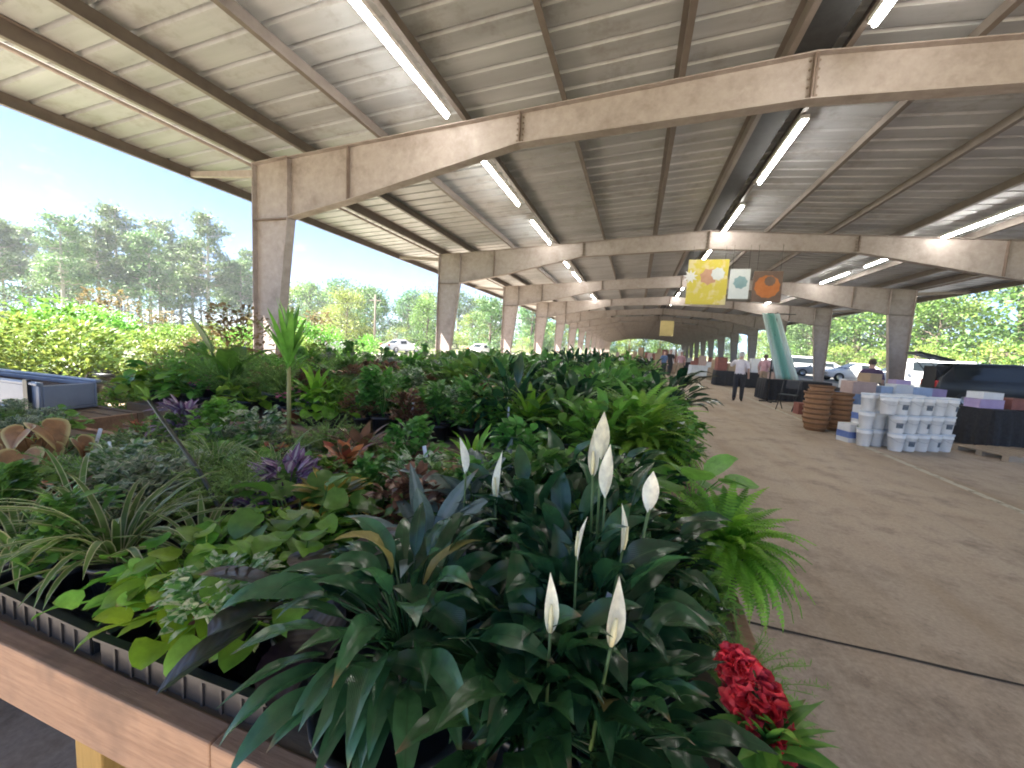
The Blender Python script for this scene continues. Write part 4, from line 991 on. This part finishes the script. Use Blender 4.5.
# ------------------------------------------------------------------ right side stalls
# white pails in three stacked rows
def pail_meshes():
    mb = MB(); mb.lathe([(0, 0), (.112, 0), (.12, .01), (.144, .26), (.152, .262), (.152, .275), (.148, .28), (.15, .335), (.14, .335), (.138, .30)], 26); body = mb.mesh('body', [M['white_plastic']])
    mb = MB(); mb.lathe([(.158, .325), (.16, .33), (.16, .352), (.152, .356), (.14, .35), (.135, .345), (0, .345)], 26); lid = mb.mesh('lid', [M['white_lid']])
    mb = MB(); vs = []
    for i in range(9):
        a = -PI / 2 - .45 + .9 * i / 8
        for r, z in ((.1315, .1), (.141, .2)): vs.append((r * math.cos(a), r * math.sin(a), z))
    mb.add(vs, [(2 * i, 2 * i + 2, 2 * i + 3, 2 * i + 1) for i in range(8)]); pr = mb.mesh('print', [M['pail_mark']])
    mb = MB(); mb.tube([(.156 * math.cos(a), .156 * math.sin(a) - .0, .27 - .09 * math.sin(a2)) for a, a2 in ((-PI * i / 10, PI * i / 10) for i in range(11))], .003, 5); hd = mb.mesh('handle', [M['rim']])
    return body, lid, pr, hd
PB = pail_meshes()
pd = Vector((1.2, .6, 0)).normalized(); p0 = Vector((4.36, 8.36, 0)); PSZ = (.77, .77, .88); PH = .315
for row, (nn, off, back) in enumerate(((5, 0, 0), (5, -.03, .03), (6, -.26, .06))):
    for i in range(nn):
        c = p0 + pd * (i * .255 + off) + Vector((-pd.y, pd.x, 0)) * (.0 + back * 0)
        t = thing('pail', 'white lidded pail, %s from the left in the %s row of the stack' % (ORD[i], ('bottom', 'middle', 'top')[row]), 'pail', (c.x, c.y, row * PH), math.atan2(pd.y, pd.x) - .15 + U(-.5, .5), 'stacked white pails', PSZ)
        link('body', PB[0], t); link('lid', PB[1], t); link('handle', PB[3], t)
        if (i + row) % 2: link('print', PB[2], t)
for i in range(5):                                                  # second rank behind holds the stack's wide top row
    c = p0 + pd * (i * .25 - .26) + Vector((-pd.y, pd.x, 0)) * .32
    for row in range(3):
        t = thing('pail', 'white lidded pail in the rear rank, %s from left, %s row' % (ORD[i], ('bottom', 'middle', 'top')[row]), 'pail', (c.x, c.y, row * PH), U(0, 6), 'stacked white pails', PSZ)
        link('body', PB[0], t); link('lid', PB[1], t)

def carton(x, y, z, w, d, h, rz, mat, label, name='carton', cat='box', band=None, group=None):
    t = thing(name, label, cat, (x, y, z), rz, group)
    mb = MB(); mb.box((-w / 2, -d / 2, 0), (w / 2, d / 2, h)); mb.box((-w / 2 + .001, -.004, h), (w / 2 - .001, .004, h + .002)); bevel(mb.build('body', M[mat], t), .006)
    for s in (-1, 1):                                               # top flaps standing slightly proud
        mb = MB(); mb.box((-w / 2 - .003, min(s * .006, s * (d / 2 + .003)), h + .0025), (w / 2 + .003, max(s * .006, s * (d / 2 + .003)), h + .008)); mb.build('flap', M[mat], t)
    if band:
        mb = MB(); mb.box((-w / 2 - .003, -d / 2 - .003, h * .25), (w / 2 + .003, d / 2 + .003, h * .6)); mb.build('print_band', M[band], t)
    return t
for i, (x, y, z, lb) in enumerate(((3.92, 8.85, 0, 'white box with blue print at the bottom left of the pails'), (4.22, 8.98, 0, 'white box with blue print beside the pails, lower right one'),
                                   (4.17, 8.97, .34, 'white box with blue print on top of the small stack'))):
    carton(x, y, z, .28, .28, .33, .3, 'card_white', lb, 'carton', 'box', 'blue_print', 'white boxes beside the pails')
# bushel baskets in tall nested stacks
def basket_meshes():
    mb = MB(); mb.lathe([(0, 0), (.17, 0), (.235, .27), (.228, .27), (.165, .012), (0, .012)], 28); body = mb.mesh('body', [M['basket']])
    mb = MB()
    for z, r in ((.03, .18), (.14, .207), (.245, .232)): mb.lathe([(r, z), (r + .012, z), (r + .018, z + .045), (r + .004, z + .045)], 28)
    return body, mb.mesh('hoop', [M['basket_band']])
BM = basket_meshes()
for s, (x, y, n) in enumerate(((3.72, 9.85, 6), (4.2, 10.1, 6), (4.05, 10.6, 7))):
    for i in range(n):
        t = thing('bushel_basket', 'brown splint bushel basket, %s from the bottom of the %s stack' % (ORD[i], ('left', 'right', 'rear')[s]), 'basket', (x + U(-.01, .01), y + U(-.01, .01), i * .105), U(0, 6), 'nested bushel baskets by the aisle')
        link('body', BM[0], t); link('hoop', BM[1], t)

def table(x, y, w, d, h, rz, label, cloth='black_cloth', clothlabel=None):
    t = thing('folding_table', label, 'table', (x, y, 0), rz)
    mb = MB(); mb.box((-w / 2, -d / 2, h - .03), (w / 2, d / 2, h)); bevel(mb.build('tabletop', M['white_plastic'], t), .006)
    for sx in (-1, 1):
        for sy in (-1, 1):
            mb = MB(); mb.tube([(sx * (w / 2 - .12), sy * (d / 2 - .1), 0), (sx * (w / 2 - .12), sy * (d / 2 - .1), h - .03)], .014, 8); mb.build('leg', M['black'], t, True)
    if cloth:
        c = thing('tablecloth', clothlabel, 'tablecloth', (x, y, 0), rz)
        mb = MB(); n = 40; rim = []
        per = [(-w / 2, -d / 2), (w / 2, -d / 2), (w / 2, d / 2), (-w / 2, d / 2)]
        for e in range(4):
            a, b2 = Vector(per[e]), Vector(per[(e + 1) % 4]); nn = (b2 - a); nv = Vector((nn.y, -nn.x)).normalized()
            for i in range(n):
                t2 = i / n; p = a + nn * t2; f = .5 + .5 * math.sin(t2 * nn.length * 30 + e)
                rim.append((p + nv * .006, p + nv * (.02 + .03 * f)))
        N = len(rim)
        mb.add([(p.x, p.y, h + .006) for p, q in rim] + [(q.x, q.y, h * .55) for p, q in rim] + [(p.x + (q.x - p.x) * 1.4, p.y + (q.y - p.y) * 1.4, .03) for p, q in rim],
               [tuple(range(N))] + [(k * N + i, k * N + (i + 1) % N, (k + 1) * N + (i + 1) % N, (k + 1) * N + i) for k in (0, 1) for i in range(N)])
        mb.build('cloth', M[cloth], c)
    return t
table(6.62, 9.9, .95, .75, .74, .28, 'folding table under a black cloth right of the pails', 'black_cloth', 'black cloth draped over the table right of the pails')
table(7.85, 10.4, 1.3, .75, .74, .28, 'folding table under a grey cloth at the right edge', 'white_lid', 'pale grey cloth draped over the rightmost table')
table(5.9, 11.6, 2.2, .8, .74, .3, 'folding table standing behind the white pails', 'shirt_blue', 'faded blue cloth on the table behind the pails')
table(5.35, 16.3, 2.0, .8, .74, .1, 'folding table under a long black cloth beyond the baskets', 'black_cloth', 'long black cloth draped over the table beyond the baskets')
table(5.9, 13.4, 1.1, .75, .74, .2, 'folding table under a black cloth behind the black chair', 'black_cloth', 'black cloth draped over the table behind the black chair')
for i, (x, y, z, w, d, h, rz, mt, lb) in enumerate((
    (6.35, 9.8, .75, .4, .3, .16, .2, 'card_purple', 'lilac box on the black-draped table'), (6.36, 9.82, .92, .38, .28, .12, .3, 'card_white', 'white box lying on the lilac box'),
    (6.85, 9.95, .75, .36, .3, .2, .3, 'card_red', 'red-brown box on the black-draped table'), (7.5, 10.2, .75, .4, .3, .22, .2, 'card_red', 'red-brown box on the grey-draped table'),
    (7.95, 10.4, .75, .36, .3, .18, .4, 'card_pink', 'faded pink box on the grey-draped table'),
    (5.05, 11.35, .75, .5, .4, .28, .2, 'card_pink', 'faded pink carton at the left end of the table behind the pails'), (5.55, 11.5, .75, .35, .3, .2, .5, 'card_blue', 'pale blue box behind the pails'),
    (5.95, 11.6, .75, .4, .3, .26, .3, 'card_white', 'white box on the table behind the pails'), (6.35, 11.7, .75, .4, .32, .22, .2, 'card_blue', 'larger pale blue box right of the white one'),
    (6.75, 11.85, .75, .3, .3, .2, .1, 'card_purple', 'small lilac box at the right end of that table'), (4.75, 11.5, 0, .55, .45, .55, .1, 'card_pink', 'large pink carton on the floor behind the baskets'),
    (5.3, 11.45, 1.03, .3, .3, .2, .4, 'card', 'brown carton stacked on the table behind the pails'), (6.1, 11.9, .75, .3, .28, .36, .1, 'card_purple', 'tall lilac box at the back of the table behind the pails'), (4.3, 11.2, 0, .5, .4, .4, .3, 'card', 'brown carton on the floor behind the basket stacks'), (4.35, 11.25, .41, .4, .35, .3, .1, 'card_white', 'white box on the brown carton behind the baskets'), (8.2, 10.5, .75, .3, .28, .3, .1, 'card_red', 'taller red-brown box on the grey-draped table'),
    (4.45, 12.6, 0, .36, .3, .3, .1, 'card_red', 'dark red-brown box on the floor beside the black chair'), (5.75, 13.35, .75, .4, .3, .25, .1, 'card_white', 'white box on the table behind the black chair'),
    (5.0, 16.3, .75, .4, .3, .3, .1, 'card', 'brown carton on the long black-draped table'), (4.75, 16.2, .75, .35, .3, .22, .4, 'card_pink', 'pinkish carton on the long black-draped table'))):
    carton(x, y, z, w, d, h, rz, mt, lb)
# pallet boards at the foot of the right tables
t = thing('pallet', 'low wooden pallet lying on the floor right of the pails', 'pallet', (6.3, 8.95, 0), .3)
for i in range(3): mb = MB(); mb.box((-.6, -.42 + i * .37, 0), (.6, -.33 + i * .37, .08)); mb.build('runner', M['pale_lumber'], t)
for i in range(6): mb = MB(); mb.box((-.6 + i * .21, -.42, .082), (-.45 + i * .21, .41, .1)); mb.build('deck_board', M['pale_lumber'], t)
# folding chair, black, seen edge on
t = thing('folding_chair', 'black folding chair with crossed legs at the aisle side', 'chair', (4.25, 13.2, 0), -.6)
for s in (-1, 1):
    mb = MB(); mb.tube([(s * .2, -.22, 0), (s * .2, .05, .42), (s * .2, .2, .88)], .013, 7); mb.build('back_leg', M['black'], t, True)
    mb = MB(); mb.tube([(s * .18, .24, 0), (s * .18, -.2, .45)], .013, 7); mb.build('front_leg', M['black'], t, True)
mb = MB(); mb.box((-.2, -.22, .43), (.2, .18, .46)); bevel(mb.build('seat', M['black'], t), .01)
mb = MB(); mb.box((-.19, .12, .62), (.19, .15, .86)); o = bevel(mb.build('backrest', M['black'], t), .01); o.rotation_euler = (-.2, 0, 0); o.location = (0, .14, .03)
# teal fabric hanging from a stand
t = thing('fabric_stand', 'slanting teal and white fabric hung on a tall stand by the aisle', 'display', (4.55, 15.2, 0), .1)
mb = MB(); mb.tube([(-.2, .12, 0), (-.2, .12, 3.0)], .025, 8); mb.tube([(-.5, .12, 2.95), (.35, .12, 2.95)], .02, 8); mb.tube([(-.45, .12, .02), (.1, .12, .02)], .025, 8); mb.tube([(-.2, -.2, .02), (-.2, .45, .02)], .025, 8); mb.build('stand', M['black'], t, True)
mb = MB(); vs = []; cs = []; NU, NV = 26, 16
for j in range(NV + 1):
    v = j / NV; z = 2.95 - 2.15 * v; xc = -.42 + .72 * v; w = .26 + .1 * v
    for i in range(NU + 1):
        u = i / NU; vs.append((xc + (u - .5) * 2 * w, .1 - .03 - .045 * math.sin(u * 22 + v * 2) - .03 * v, z)); cs.append((.5, v, u))
mb.add(vs, [(j * (NU + 1) + i, j * (NU + 1) + i + 1, (j + 1) * (NU + 1) + i + 1, (j + 1) * (NU + 1) + i) for j in range(NV) for i in range(NU)], 0, cs)
o = mb.build('fabric', M['teal_fabric'], t, True); s_ = o.modifiers.new('Solidify', 'SOLIDIFY'); s_.thickness = .004

# hanging banners on the second rafter
def banner(x0, x1, z0, z1, y, mat, name, label, marks=(), top=None):
    xc = (x0 + x1) / 2
    t = thing(name, label, 'sign', (xc, y, z0), 0)
    mb = MB(); w = (x1 - x0) / 2; mb.box((-w, -.01, 0), (w, .01, z1 - z0)); bevel(mb.build('panel', M[mat], t), .004)
    for s in (-1, 1):
        mb = MB(); mb.tube([(s * w * .8, 0, z1 - z0), (s * w * .8, 0, (top or 4.75) - z0)], .006, 5); mb.build('chain', M['wire'], t, True)
    for i, (px, pz, r, mt, n, ir) in enumerate(marks):
        mb = MB(); pts = []
        for k in range(n * 2):
            rr = r if k % 2 == 0 else r * ir; a = PI * k / n + .2; pts.append((px * w + rr * math.cos(a), pz * (z1 - z0) + rr * math.sin(a)))
        mb.plate(pts, -.013 - .0022 * i, -.0112 - .0022 * i); mb.build('mark', M[mt], t)
    return t
banner(1.3, 2.42, 3.0, 4.35, 13.5, 'yellow_banner', 'hanging_banner', 'large yellow banner hanging under the second rafter', ((-.85, .62, .22, 'tag_white', 9, .5), (.05, .62, .26, 'banner_red', 7, .8), (.5, .68, .2, 'banner_white', 8, .85)))
banner(2.46, 3.0, 3.18, 4.05, 13.44, 'banner_white', 'hanging_sign', 'white hanging sign with a bluish mark right of the yellow banner', ((.1, .55, .2, 'banner_blue', 8, .85),))
banner(3.1, 3.86, 3.1, 4.0, 13.5, 'banner_brown', 'hanging_sign', 'brown hanging sign with a round orange emblem', ((0, .5, .34, 'banner_orange', 12, .93), (.15, .68, .15, 'banner_brown', 10, .9)))
banner(1.35, 2.2, 2.6, 3.6, 28.5, 'beige_banner', 'hanging_banner', 'smaller beige banner hanging farther down the aisle')

# ------------------------------------------------------------------ people
def person(loc, rz, H, shirt, legs, hair, label, pose='stand', group=None):
    J = {'pel': (0, 0, .53), 'sp': (0, .01, .62), 'ch': (0, .005, .74), 'nk': (0, .0, .835), 'hd0': (0, -.008, .88), 'hd1': (0, -.012, .935), 'hd2': (0, -.005, .985)}
    for s, n in ((-1, 'l'), (1, 'r')):
        J.update({'sh' + n: (s * .105, .005, .79), 'el' + n: (s * .14, .03, .64), 'wr' + n: (s * .15, -.03, .50), 'ha' + n: (s * .15, -.045, .455),
                  'hp' + n: (s * .05, 0, .5), 'kn' + n: (s * .058, -.01, .28), 'an' + n: (s * .062, .02, .045), 'to' + n: (s * .07, -.07, .015)})
    if pose == 'reach': J['elr'] = (.17, -.06, .7); J['wrr'] = (.15, -.17, .74); J['har'] = (.145, -.2, .76); J['knl'] = (-.06, -.05, .285); J['anl'] = (-.065, .0, .05)
    if pose == 'walk': J['knl'] = (-.055, -.06, .285); J['anl'] = (-.06, -.08, .045); J['tol'] = (-.065, -.16, .02); J['anr'] = (.06, .13, .07); J['tor'] = (.065, .06, .02); J['knr'] = (.055, .02, .28)
    rad = {'pel': (.085, .07), 'sp': (.075, .058), 'ch': (.088, .062), 'nk': (.032, .032), 'hd0': (.042, .046), 'hd1': (.05, .06), 'hd2': (.035, .042)}
    for n in 'lr': rad.update({'sh' + n: (.036, .036), 'el' + n: (.026, .026), 'wr' + n: (.017, .019), 'ha' + n: (.014, .023), 'hp' + n: (.056, .056), 'kn' + n: (.036, .036), 'an' + n: (.024, .024), 'to' + n: (.024, .018)})
    names = list(J); vs = [Vector(J[k]) * H for k in names]; ix = {k: i for i, k in enumerate(names)}
    E = [('pel', 'sp'), ('sp', 'ch'), ('ch', 'nk'), ('nk', 'hd0'), ('hd0', 'hd1'), ('hd1', 'hd2')]
    for n in 'lr': E += [('ch', 'sh' + n), ('sh' + n, 'el' + n), ('el' + n, 'wr' + n), ('wr' + n, 'ha' + n), ('pel', 'hp' + n), ('hp' + n, 'kn' + n), ('kn' + n, 'an' + n), ('an' + n, 'to' + n)]
    me = bpy.data.meshes.new('body_cage'); me.from_pydata([tuple(v) for v in vs], [(ix[a], ix[b2]) for a, b2 in E], [])
    o = bpy.data.objects.new('body_cage', me); COL.objects.link(o)
    sk = o.modifiers.new('Skin', 'SKIN'); 
    for i, k in enumerate(names):
        me.skin_vertices[0].data[i].radius = (rad[k][0] * H, rad[k][1] * H); me.skin_vertices[0].data[i].use_root = (k == 'pel')
    o.modifiers.new('Sub', 'SUBSURF').levels = 2
    dg = bpy.context.evaluated_depsgraph_get(); bm_ = bpy.data.meshes.new_from_object(o.evaluated_get(dg)); bpy.data.objects.remove(o)
    t = thing('person', label, 'person', loc, rz, group)
    bm_.materials.clear(); bm_.materials.append(M['skin']); bm_.polygons.foreach_set('use_smooth', [True] * len(bm_.polygons))
    link('body', bm_, t)
    def shell(name, test, off, mat):
        mb = MB(); mp = {}
        for p in bm_.polygons:
            c = p.center / H
            if not test(c): continue
            f = []
            for v in p.vertices:
                if v not in mp: mp[v] = len(mb.v); q = bm_.vertices[v]; mb.v.append(tuple(q.co + q.normal * off)); mb.c.append((.5, .5, .5))
                f.append(mp[v])
            mb.f.append(f); mb.mi.append(0)
        if mb.f: mb.build(name, M[mat], t, True)
    shell('shirt', lambda c: .51 < c.z < .825 and (abs(c.x) < .125 or c.z > .66), .014, shirt)
    shell('trousers', lambda c: .06 < c.z < .545 and abs(c.x) < .115, .016, legs)
    shell('shoes', lambda c: c.z <= .055, .006, 'black')
    shell('hair', lambda c: c.z > .9 and (c.y > -.012 or c.z > .965), .012, hair)
    mb = MB(); mb.leaf((0, -.06 * H, .935 * H), -PI / 2, -1.1, .022 * H, .008 * H, ovate, 0, -1.2, 3); mb.build('nose', M['skin'], t, True)
person((3.3, 14.7, 0), -.3 + PI, 1.66, 'shirt_white', 'trousers_dark', 'hair_grey', 'woman in white top and dark trousers standing at the black-draped table', 'reach')
person((5.85, 12.6, 0), PI * .9, 1.62, 'shirt_plum', 'trousers_dark', 'hair', 'person in a plum shirt standing behind the table of boxes')
person((2.1, 27.5, 0), .2, 1.72, 'shirt_black', 'trousers_dark', 'hair', 'person in black walking down the far aisle', 'walk')
person((2.7, 27.0, 0), -.3, 1.62, 'shirt_pink', 'trousers_tan', 'hair', 'person in pink walking beside the one in black', 'walk')
person((1.6, 25.5, 0), .6, 1.6, 'shirt_blue', 'trousers_dark', 'hair', 'person in blue at the left of the far aisle')
person((5.3, 19.5, 0), 2.4, 1.66, 'shirt_pink', 'trousers_tan', 'hair', 'person in a pink shirt behind the hanging teal fabric')
# far stalls: tables with goods and cartons, both for real and with their own labels
for i, (x, y) in enumerate(((4.8, 22), (5.2, 26), (4.6, 30), (5.4, 35), (3.9, 40), (-1.2, 44), (-1.5, 24), (1.4, 48), (1.7, 31), (2.6, 34.5), (.6, 37), (2.3, 41))):
    table(x, y, 2.0, .8, .74, U(-.15, .15), 'folding table of goods, %s down the far aisle' % ORD[i], rng.choice(['black_cloth', 'trousers_tan', 'white_lid', 'card']), 'cloth over the far folding table, %s down the aisle' % ORD[i])
    for k in range(4):
        mt = rng.choice(['card', 'card_pink', 'card', 'card_white', 'card_red'])
        carton(x - .75 + k * .5, y, .75, U(.3, .45), .35, U(.25, .7) if i < 8 else U(.6, 1.1), U(-.2, .2), mt, '%s on the far table, %s of four, %s table down the aisle' % ({'card': 'brown carton', 'card_pink': 'pinkish carton', 'card_white': 'white carton', 'card_red': 'dark red carton'}[mt], ORD[k], ORD[i]), group='cartons on the far tables')

# ------------------------------------------------------------------ cars
def car(loc, rz, paint, label, L=4.6, W=1.82, H=1.7, suv=True, hatch=False, group='vehicles in the parking lot', name='parked_car', van=False):
    t = thing(name, label, 'car', loc, rz, group)
    h2 = L / 2
    # stations along the length: x, z of bottom, bonnet/belt line, roof line, half widths
    if van: st = [(-h2, .35, .95, .95, .86), (-h2 + .06, .28, 1.05, H - .12, .95), (-h2 + .3, .25, 1.08, H, 1), (h2 - 1.7, .25, 1.08, H, 1), (h2 - 1.0, .25, 1.08, H - .55, 1), (h2 - .3, .28, .98, .98, .95), (h2, .4, .78, .78, .82)]
    elif suv: st = [(-h2, .4, .85, .85, .86), (-h2 + .08, .3, .98, 1.1, .94), (-h2 + .42, .27, 1.0, H - .06, 1), (-.3, .25, 1.0, H, 1), (.55, .25, 1.0, H - .08, 1), (1.15, .25, 1.0, 1.02, 1), (h2 - .3, .3, .93, .93, .95), (h2, .42, .7, .7, .84)]
    else: st = [(-h2, .4, .8, .8, .86), (-h2 + .15, .28, .92, .92, .94), (-1.5, .25, .94, .96, 1), (-.75, .22, .94, H - .05, 1), (.1, .22, .94, H, 1), (1.15, .25, .92, .94, 1), (h2 - .3, .3, .8, .8, .95), (h2, .42, .62, .62, .84)]
    mb = MB(); vs = []
    for x, zb, zm, zr, wf in st:
        w = W / 2 * wf; tw = w - (.2 if zr - zm > .2 else .04)
        vs += [(x, -w * .9, zb), (x, -w, zb + .2), (x, -w, zm - .08), (x, -w + .03, zm), (x, -tw, zr - .04), (x, -tw + .12, zr), (x, tw - .12, zr), (x, tw, zr - .04), (x, w - .03, zm), (x, w, zm - .08), (x, w, zb + .2), (x, w * .9, zb)]
    n = 12; k = len(st)
    mb.add(vs, [(i * n + j, i * n + (j + 1) % n, (i + 1) * n + (j + 1) % n, (i + 1) * n + j) for i in range(k - 1) for j in range(n)] + [tuple(range(n - 1, -1, -1)), tuple(range((k - 1) * n, k * n))])
    o = mb.build('body', M[paint], t, True); bevel(o, .03)
    # side glass and windscreens just proud of the shell
    for s in (-1, 1):
        gi = [i for i in range(k) if st[i][3] - st[i][2] > .25]; mb = MB(); pts = []
        for i in gi:
            x, zb, zm, zr, wf = st[i]; w = W / 2 * wf; tw = w - .2; a = .12; b3 = .84
            f = lambda q: (x, s * (w - .03 + (tw - w + .03) * q + .008), zm + (zr - .04 - zm) * q)
            pts += [f(a), f(b3)]
        mb.add(pts, [(2 * i, 2 * i + 2, 2 * i + 3, 2 * i + 1) for i in range(len(gi) - 1)]); mb.build('side_window', M['glass'], t)
    for a, b3, nm in (((gi[-1]), gi[-1] + 1, 'windscreen'), (gi[0], gi[0] - 1, 'rear_window')):
        xa, za, wa = st[a][0], st[a][3], W / 2 * st[a][4] - .34; xb, zb3, wb = st[b3][0], st[b3][3], W / 2 * st[b3][4] - .3
        sg = 1 if xb > xa else -1
        P = lambda q, w, e: (xa + (xb - xa) * q + sg * .012, e * w, za + (zb3 - za) * q + .012)
        mb = MB(); mb.add([P(.1, wa, -1), P(.1, wa, 1), P(.88, wb, 1), P(.88, wb, -1)], [(0, 1, 2, 3)]); mb.build(nm, M['glass'], t)
    for sx in (-1, 1):
        for sy in (-1, 1):
            w = link('wheel', None, t, (sx * (h2 - .85), sy * (W / 2 - .1), .34)); w.empty_display_size = .05
            mb = MB(); mb.lathe([(.2, -.1), (.31, -.11), (.34, -.07), (.34, .07), (.31, .11), (.2, .1)], 24); q = mb.build('tyre', M['tyre'], w, True); q.rotation_euler = (PI / 2, 0, 0)
            mb = MB(); mb.lathe([(0, .06), (.06, .1), (.19, .085), (.205, .1)], 20); mb.lathe([(.205, -.1), (.19, -.085), (.06, -.1), (0, -.06)], 20); q = mb.build('rim', M['rim'], w, True); q.rotation_euler = (PI / 2, 0, 0)
    for s in (-1, 1):
        mb = MB(); mb.box((h2 - .12, min(s * .52, s * .8), .62), (h2 - .015, max(s * .52, s * .8), .74)); bevel(mb.build('headlight', M['lamp_clear'], t), .02)
        mb = MB(); mb.box((-h2 - .004, min(s * .58, s * .8), .72), (-h2 + .1, max(s * .58, s * .8), .98)); bevel(mb.build('tail_lamp', M['lamp_red'], t), .02)
        mb = MB(); mb.box((.95, min(s * (W / 2), s * (W / 2 + .16)), .98), (1.1, max(s * (W / 2), s * (W / 2 + .16)), 1.12)); bevel(mb.build('wing_mirror', M[paint], t), .03)
    if hatch:
        hg = -h2 + .45
        g = MB(); g.add([(-1.15, -.7, .0), (-1.15, .7, .0), (0, .72, .06), (0, -.72, .06), (-1.1, -.66, .09), (-1.1, .66, .09), (-.05, .68, .14), (-.05, -.68, .14)],
                        [(3, 2, 1, 0), (4, 5, 6, 7), (0, 1, 5, 4), (1, 2, 6, 5), (2, 3, 7, 6), (3, 0, 4, 7)])
        o = g.build('tailgate', M[paint], t, False, (hg, 0, H - .06)); o.rotation_euler = (0, .3, 0); bevel(o, .03)
        g = MB(); g.box((-1.0, -.55, -.012), (-.35, .55, .0)); q = g.build('tailgate_window', M['glass'], o); q.location = (0, 0, .02)
        g = MB(); g.box((-h2 - .01, -.62, .55), (-h2 + .4, .62, H - .2)); g.build('cargo_opening', M['black_matte'], t)
        for s in (-1, 1): g = MB(); g.tube([(-h2 + .2, s * .68, 1.1), (-h2 - .3, s * .68, H + .06)], .015, 6); g.build('gas_strut', M['black'], t, True)
car((13.45, 19.55, 0), -.22, 'car_black', 'black SUV with its tailgate raised behind the right column', 4.6, 1.86, 1.72, True, True)
car((18.6, 24.2, 0), -.25, 'car_blue', 'dark navy car parked beyond the front of the black SUV', 4.6, 1.82, 1.48, False)
car((16.2, 14.6, 0), 2.95, 'car_grey', 'silver car at the right edge of the parking lot', 4.6, 1.82, 1.5, False)
for i, (x, y, p, v, lb) in enumerate(((18, 33, 'car_white', True, 'white van parked between the right columns'), (16.6, 38, 'car_white', False, 'white car parked beyond the white van'), (17, 45, 'car_grey', False, 'silver car parked beyond the white car'),
    (17, 53, 'car_white', True, 'second white van, far down the parking lot'), (16.6, 62, 'car_white', False, 'farthest white car in the parking lot'), (20, 27, 'car_grey', True, 'silver people carrier behind the black SUV'))):
    car((x, y, 0), U(2.9, 3.3), p, lb, 4.8, 1.88, 1.95 if v else 1.48, False, False, van=v)
for i, (px, d) in enumerate(((322, 36), (400, 48), (480, 52))):
    q = at_dir(px, d); car((q.x, q.y, -.14), U(.2, .8) + 1, 'car_white', 'white car parked outside the %s gap of the left columns' % ORD[i], 4.6, 1.82, 1.5, False, False, 'cars outside the left columns')

# ------------------------------------------------------------------ haze
hm_ = bpy.data.materials.new('haze_air'); hm_.use_nodes = True; hn = hm_.node_tree; hn.nodes.clear()
ho = hn.nodes.new('ShaderNodeOutputMaterial'); hv = hn.nodes.new('ShaderNodeVolumePrincipled')
hv.inputs['Color'].default_value = (.93, .96, 1, 1); hv.inputs['Density'].default_value = .0011; hv.inputs['Anisotropy'].default_value = .2
hn.links.new(hv.outputs[0], ho.inputs['Volume'])
mb = MB(); mb.box((-190, -30, -1.2), (90, 240, 27)); tag(mb.build('haze', hm_), kind='stuff')

# ------------------------------------------------------------------ sky, sun, camera
SUN_EL, SUN_AZ = R(49), math.atan2(-.8, -.5)                          # azimuth measured from +Y towards +X
w = bpy.data.worlds.new('World'); sc.world = w; w.use_nodes = True
nt = w.node_tree; nt.nodes.clear()
out = nt.nodes.new('ShaderNodeOutputWorld'); bg = nt.nodes.new('ShaderNodeBackground')
sky = nt.nodes.new('ShaderNodeTexSky'); sky.sky_type = 'NISHITA'; sky.sun_disc = False
sky.sun_elevation = SUN_EL; sky.sun_rotation = SUN_AZ; sky.air_density = .4; sky.dust_density = 0.0; sky.ozone_density = 3.0
tc = nt.nodes.new('ShaderNodeTexCoord')
nz = noise(nt, 2.6, 8, .6, tc.outputs['Generated'], (1, 1, 2.4))
sx_ = nt.nodes.new('ShaderNodeSeparateXYZ'); nt.links.new(tc.outputs['Generated'], sx_.inputs[0])
low = math_n(nt, 'MULTIPLY', math_n(nt, 'MAXIMUM', math_n(nt, 'SUBTRACT', .34, sx_.outputs[2]), 0.0), .4)
nz = math_n(nt, 'ADD', nz, low)
cl = ramp(nt, nz, [(.64, (0, 0, 0)), (.84, (1, 1, 1))])
col = mixc(nt, cl, sky.outputs[0], (5.5, 5.6, 5.7))
nt.links.new(col, bg.inputs[0]); bg.inputs[1].default_value = .055
nt.links.new(bg.outputs[0], out.inputs[0])
sd = bpy.data.lights.new('sun', 'SUN'); sd.energy = 5.0; sd.angle = R(.5); sd.color = (1, .95, .87)
so = bpy.data.objects.new('sun', sd); COL.objects.link(so)
dv = Vector((math.sin(SUN_AZ) * math.cos(SUN_EL), math.cos(SUN_AZ) * math.cos(SUN_EL), math.sin(SUN_EL)))
so.rotation_mode = 'QUATERNION'; so.rotation_quaternion = dv.to_track_quat('Z', 'Y'); so.location = dv * 60

cd = bpy.data.cameras.new('camera'); cd.sensor_width = 36; cd.lens = 395 / 1024 * 36; cd.clip_start = .03; cd.clip_end = 3000
co = bpy.data.objects.new('camera', cd); COL.objects.link(co); sc.camera = co
yaw, pit, rol = .3006, .0987, .0545
fw = Vector((-math.sin(yaw) * math.cos(pit), math.cos(yaw) * math.cos(pit), -math.sin(pit)))
r0 = Vector((math.cos(yaw), math.sin(yaw), 0)); u0 = r0.cross(fw)
rt_ = r0 * math.cos(rol) + u0 * math.sin(rol); up = -r0 * math.sin(rol) + u0 * math.cos(rol)
mt = Matrix((rt_, up, -fw)).transposed().to_4x4(); mt.translation = (0, 0, CAMH)
co.matrix_world = mt

sc.render.engine = 'CYCLES'
sc.cycles.use_denoising = True; sc.cycles.filter_width = 1.9
sc.cycles.max_bounces = 8; sc.cycles.diffuse_bounces = 4; sc.cycles.glossy_bounces = 3; sc.cycles.transmission_bounces = 4
sc.cycles.sample_clamp_indirect = 6
sc.view_settings.view_transform = 'Standard'; sc.view_settings.look = 'None'; sc.view_settings.gamma = 1
sc.view_settings.exposure = 3.05
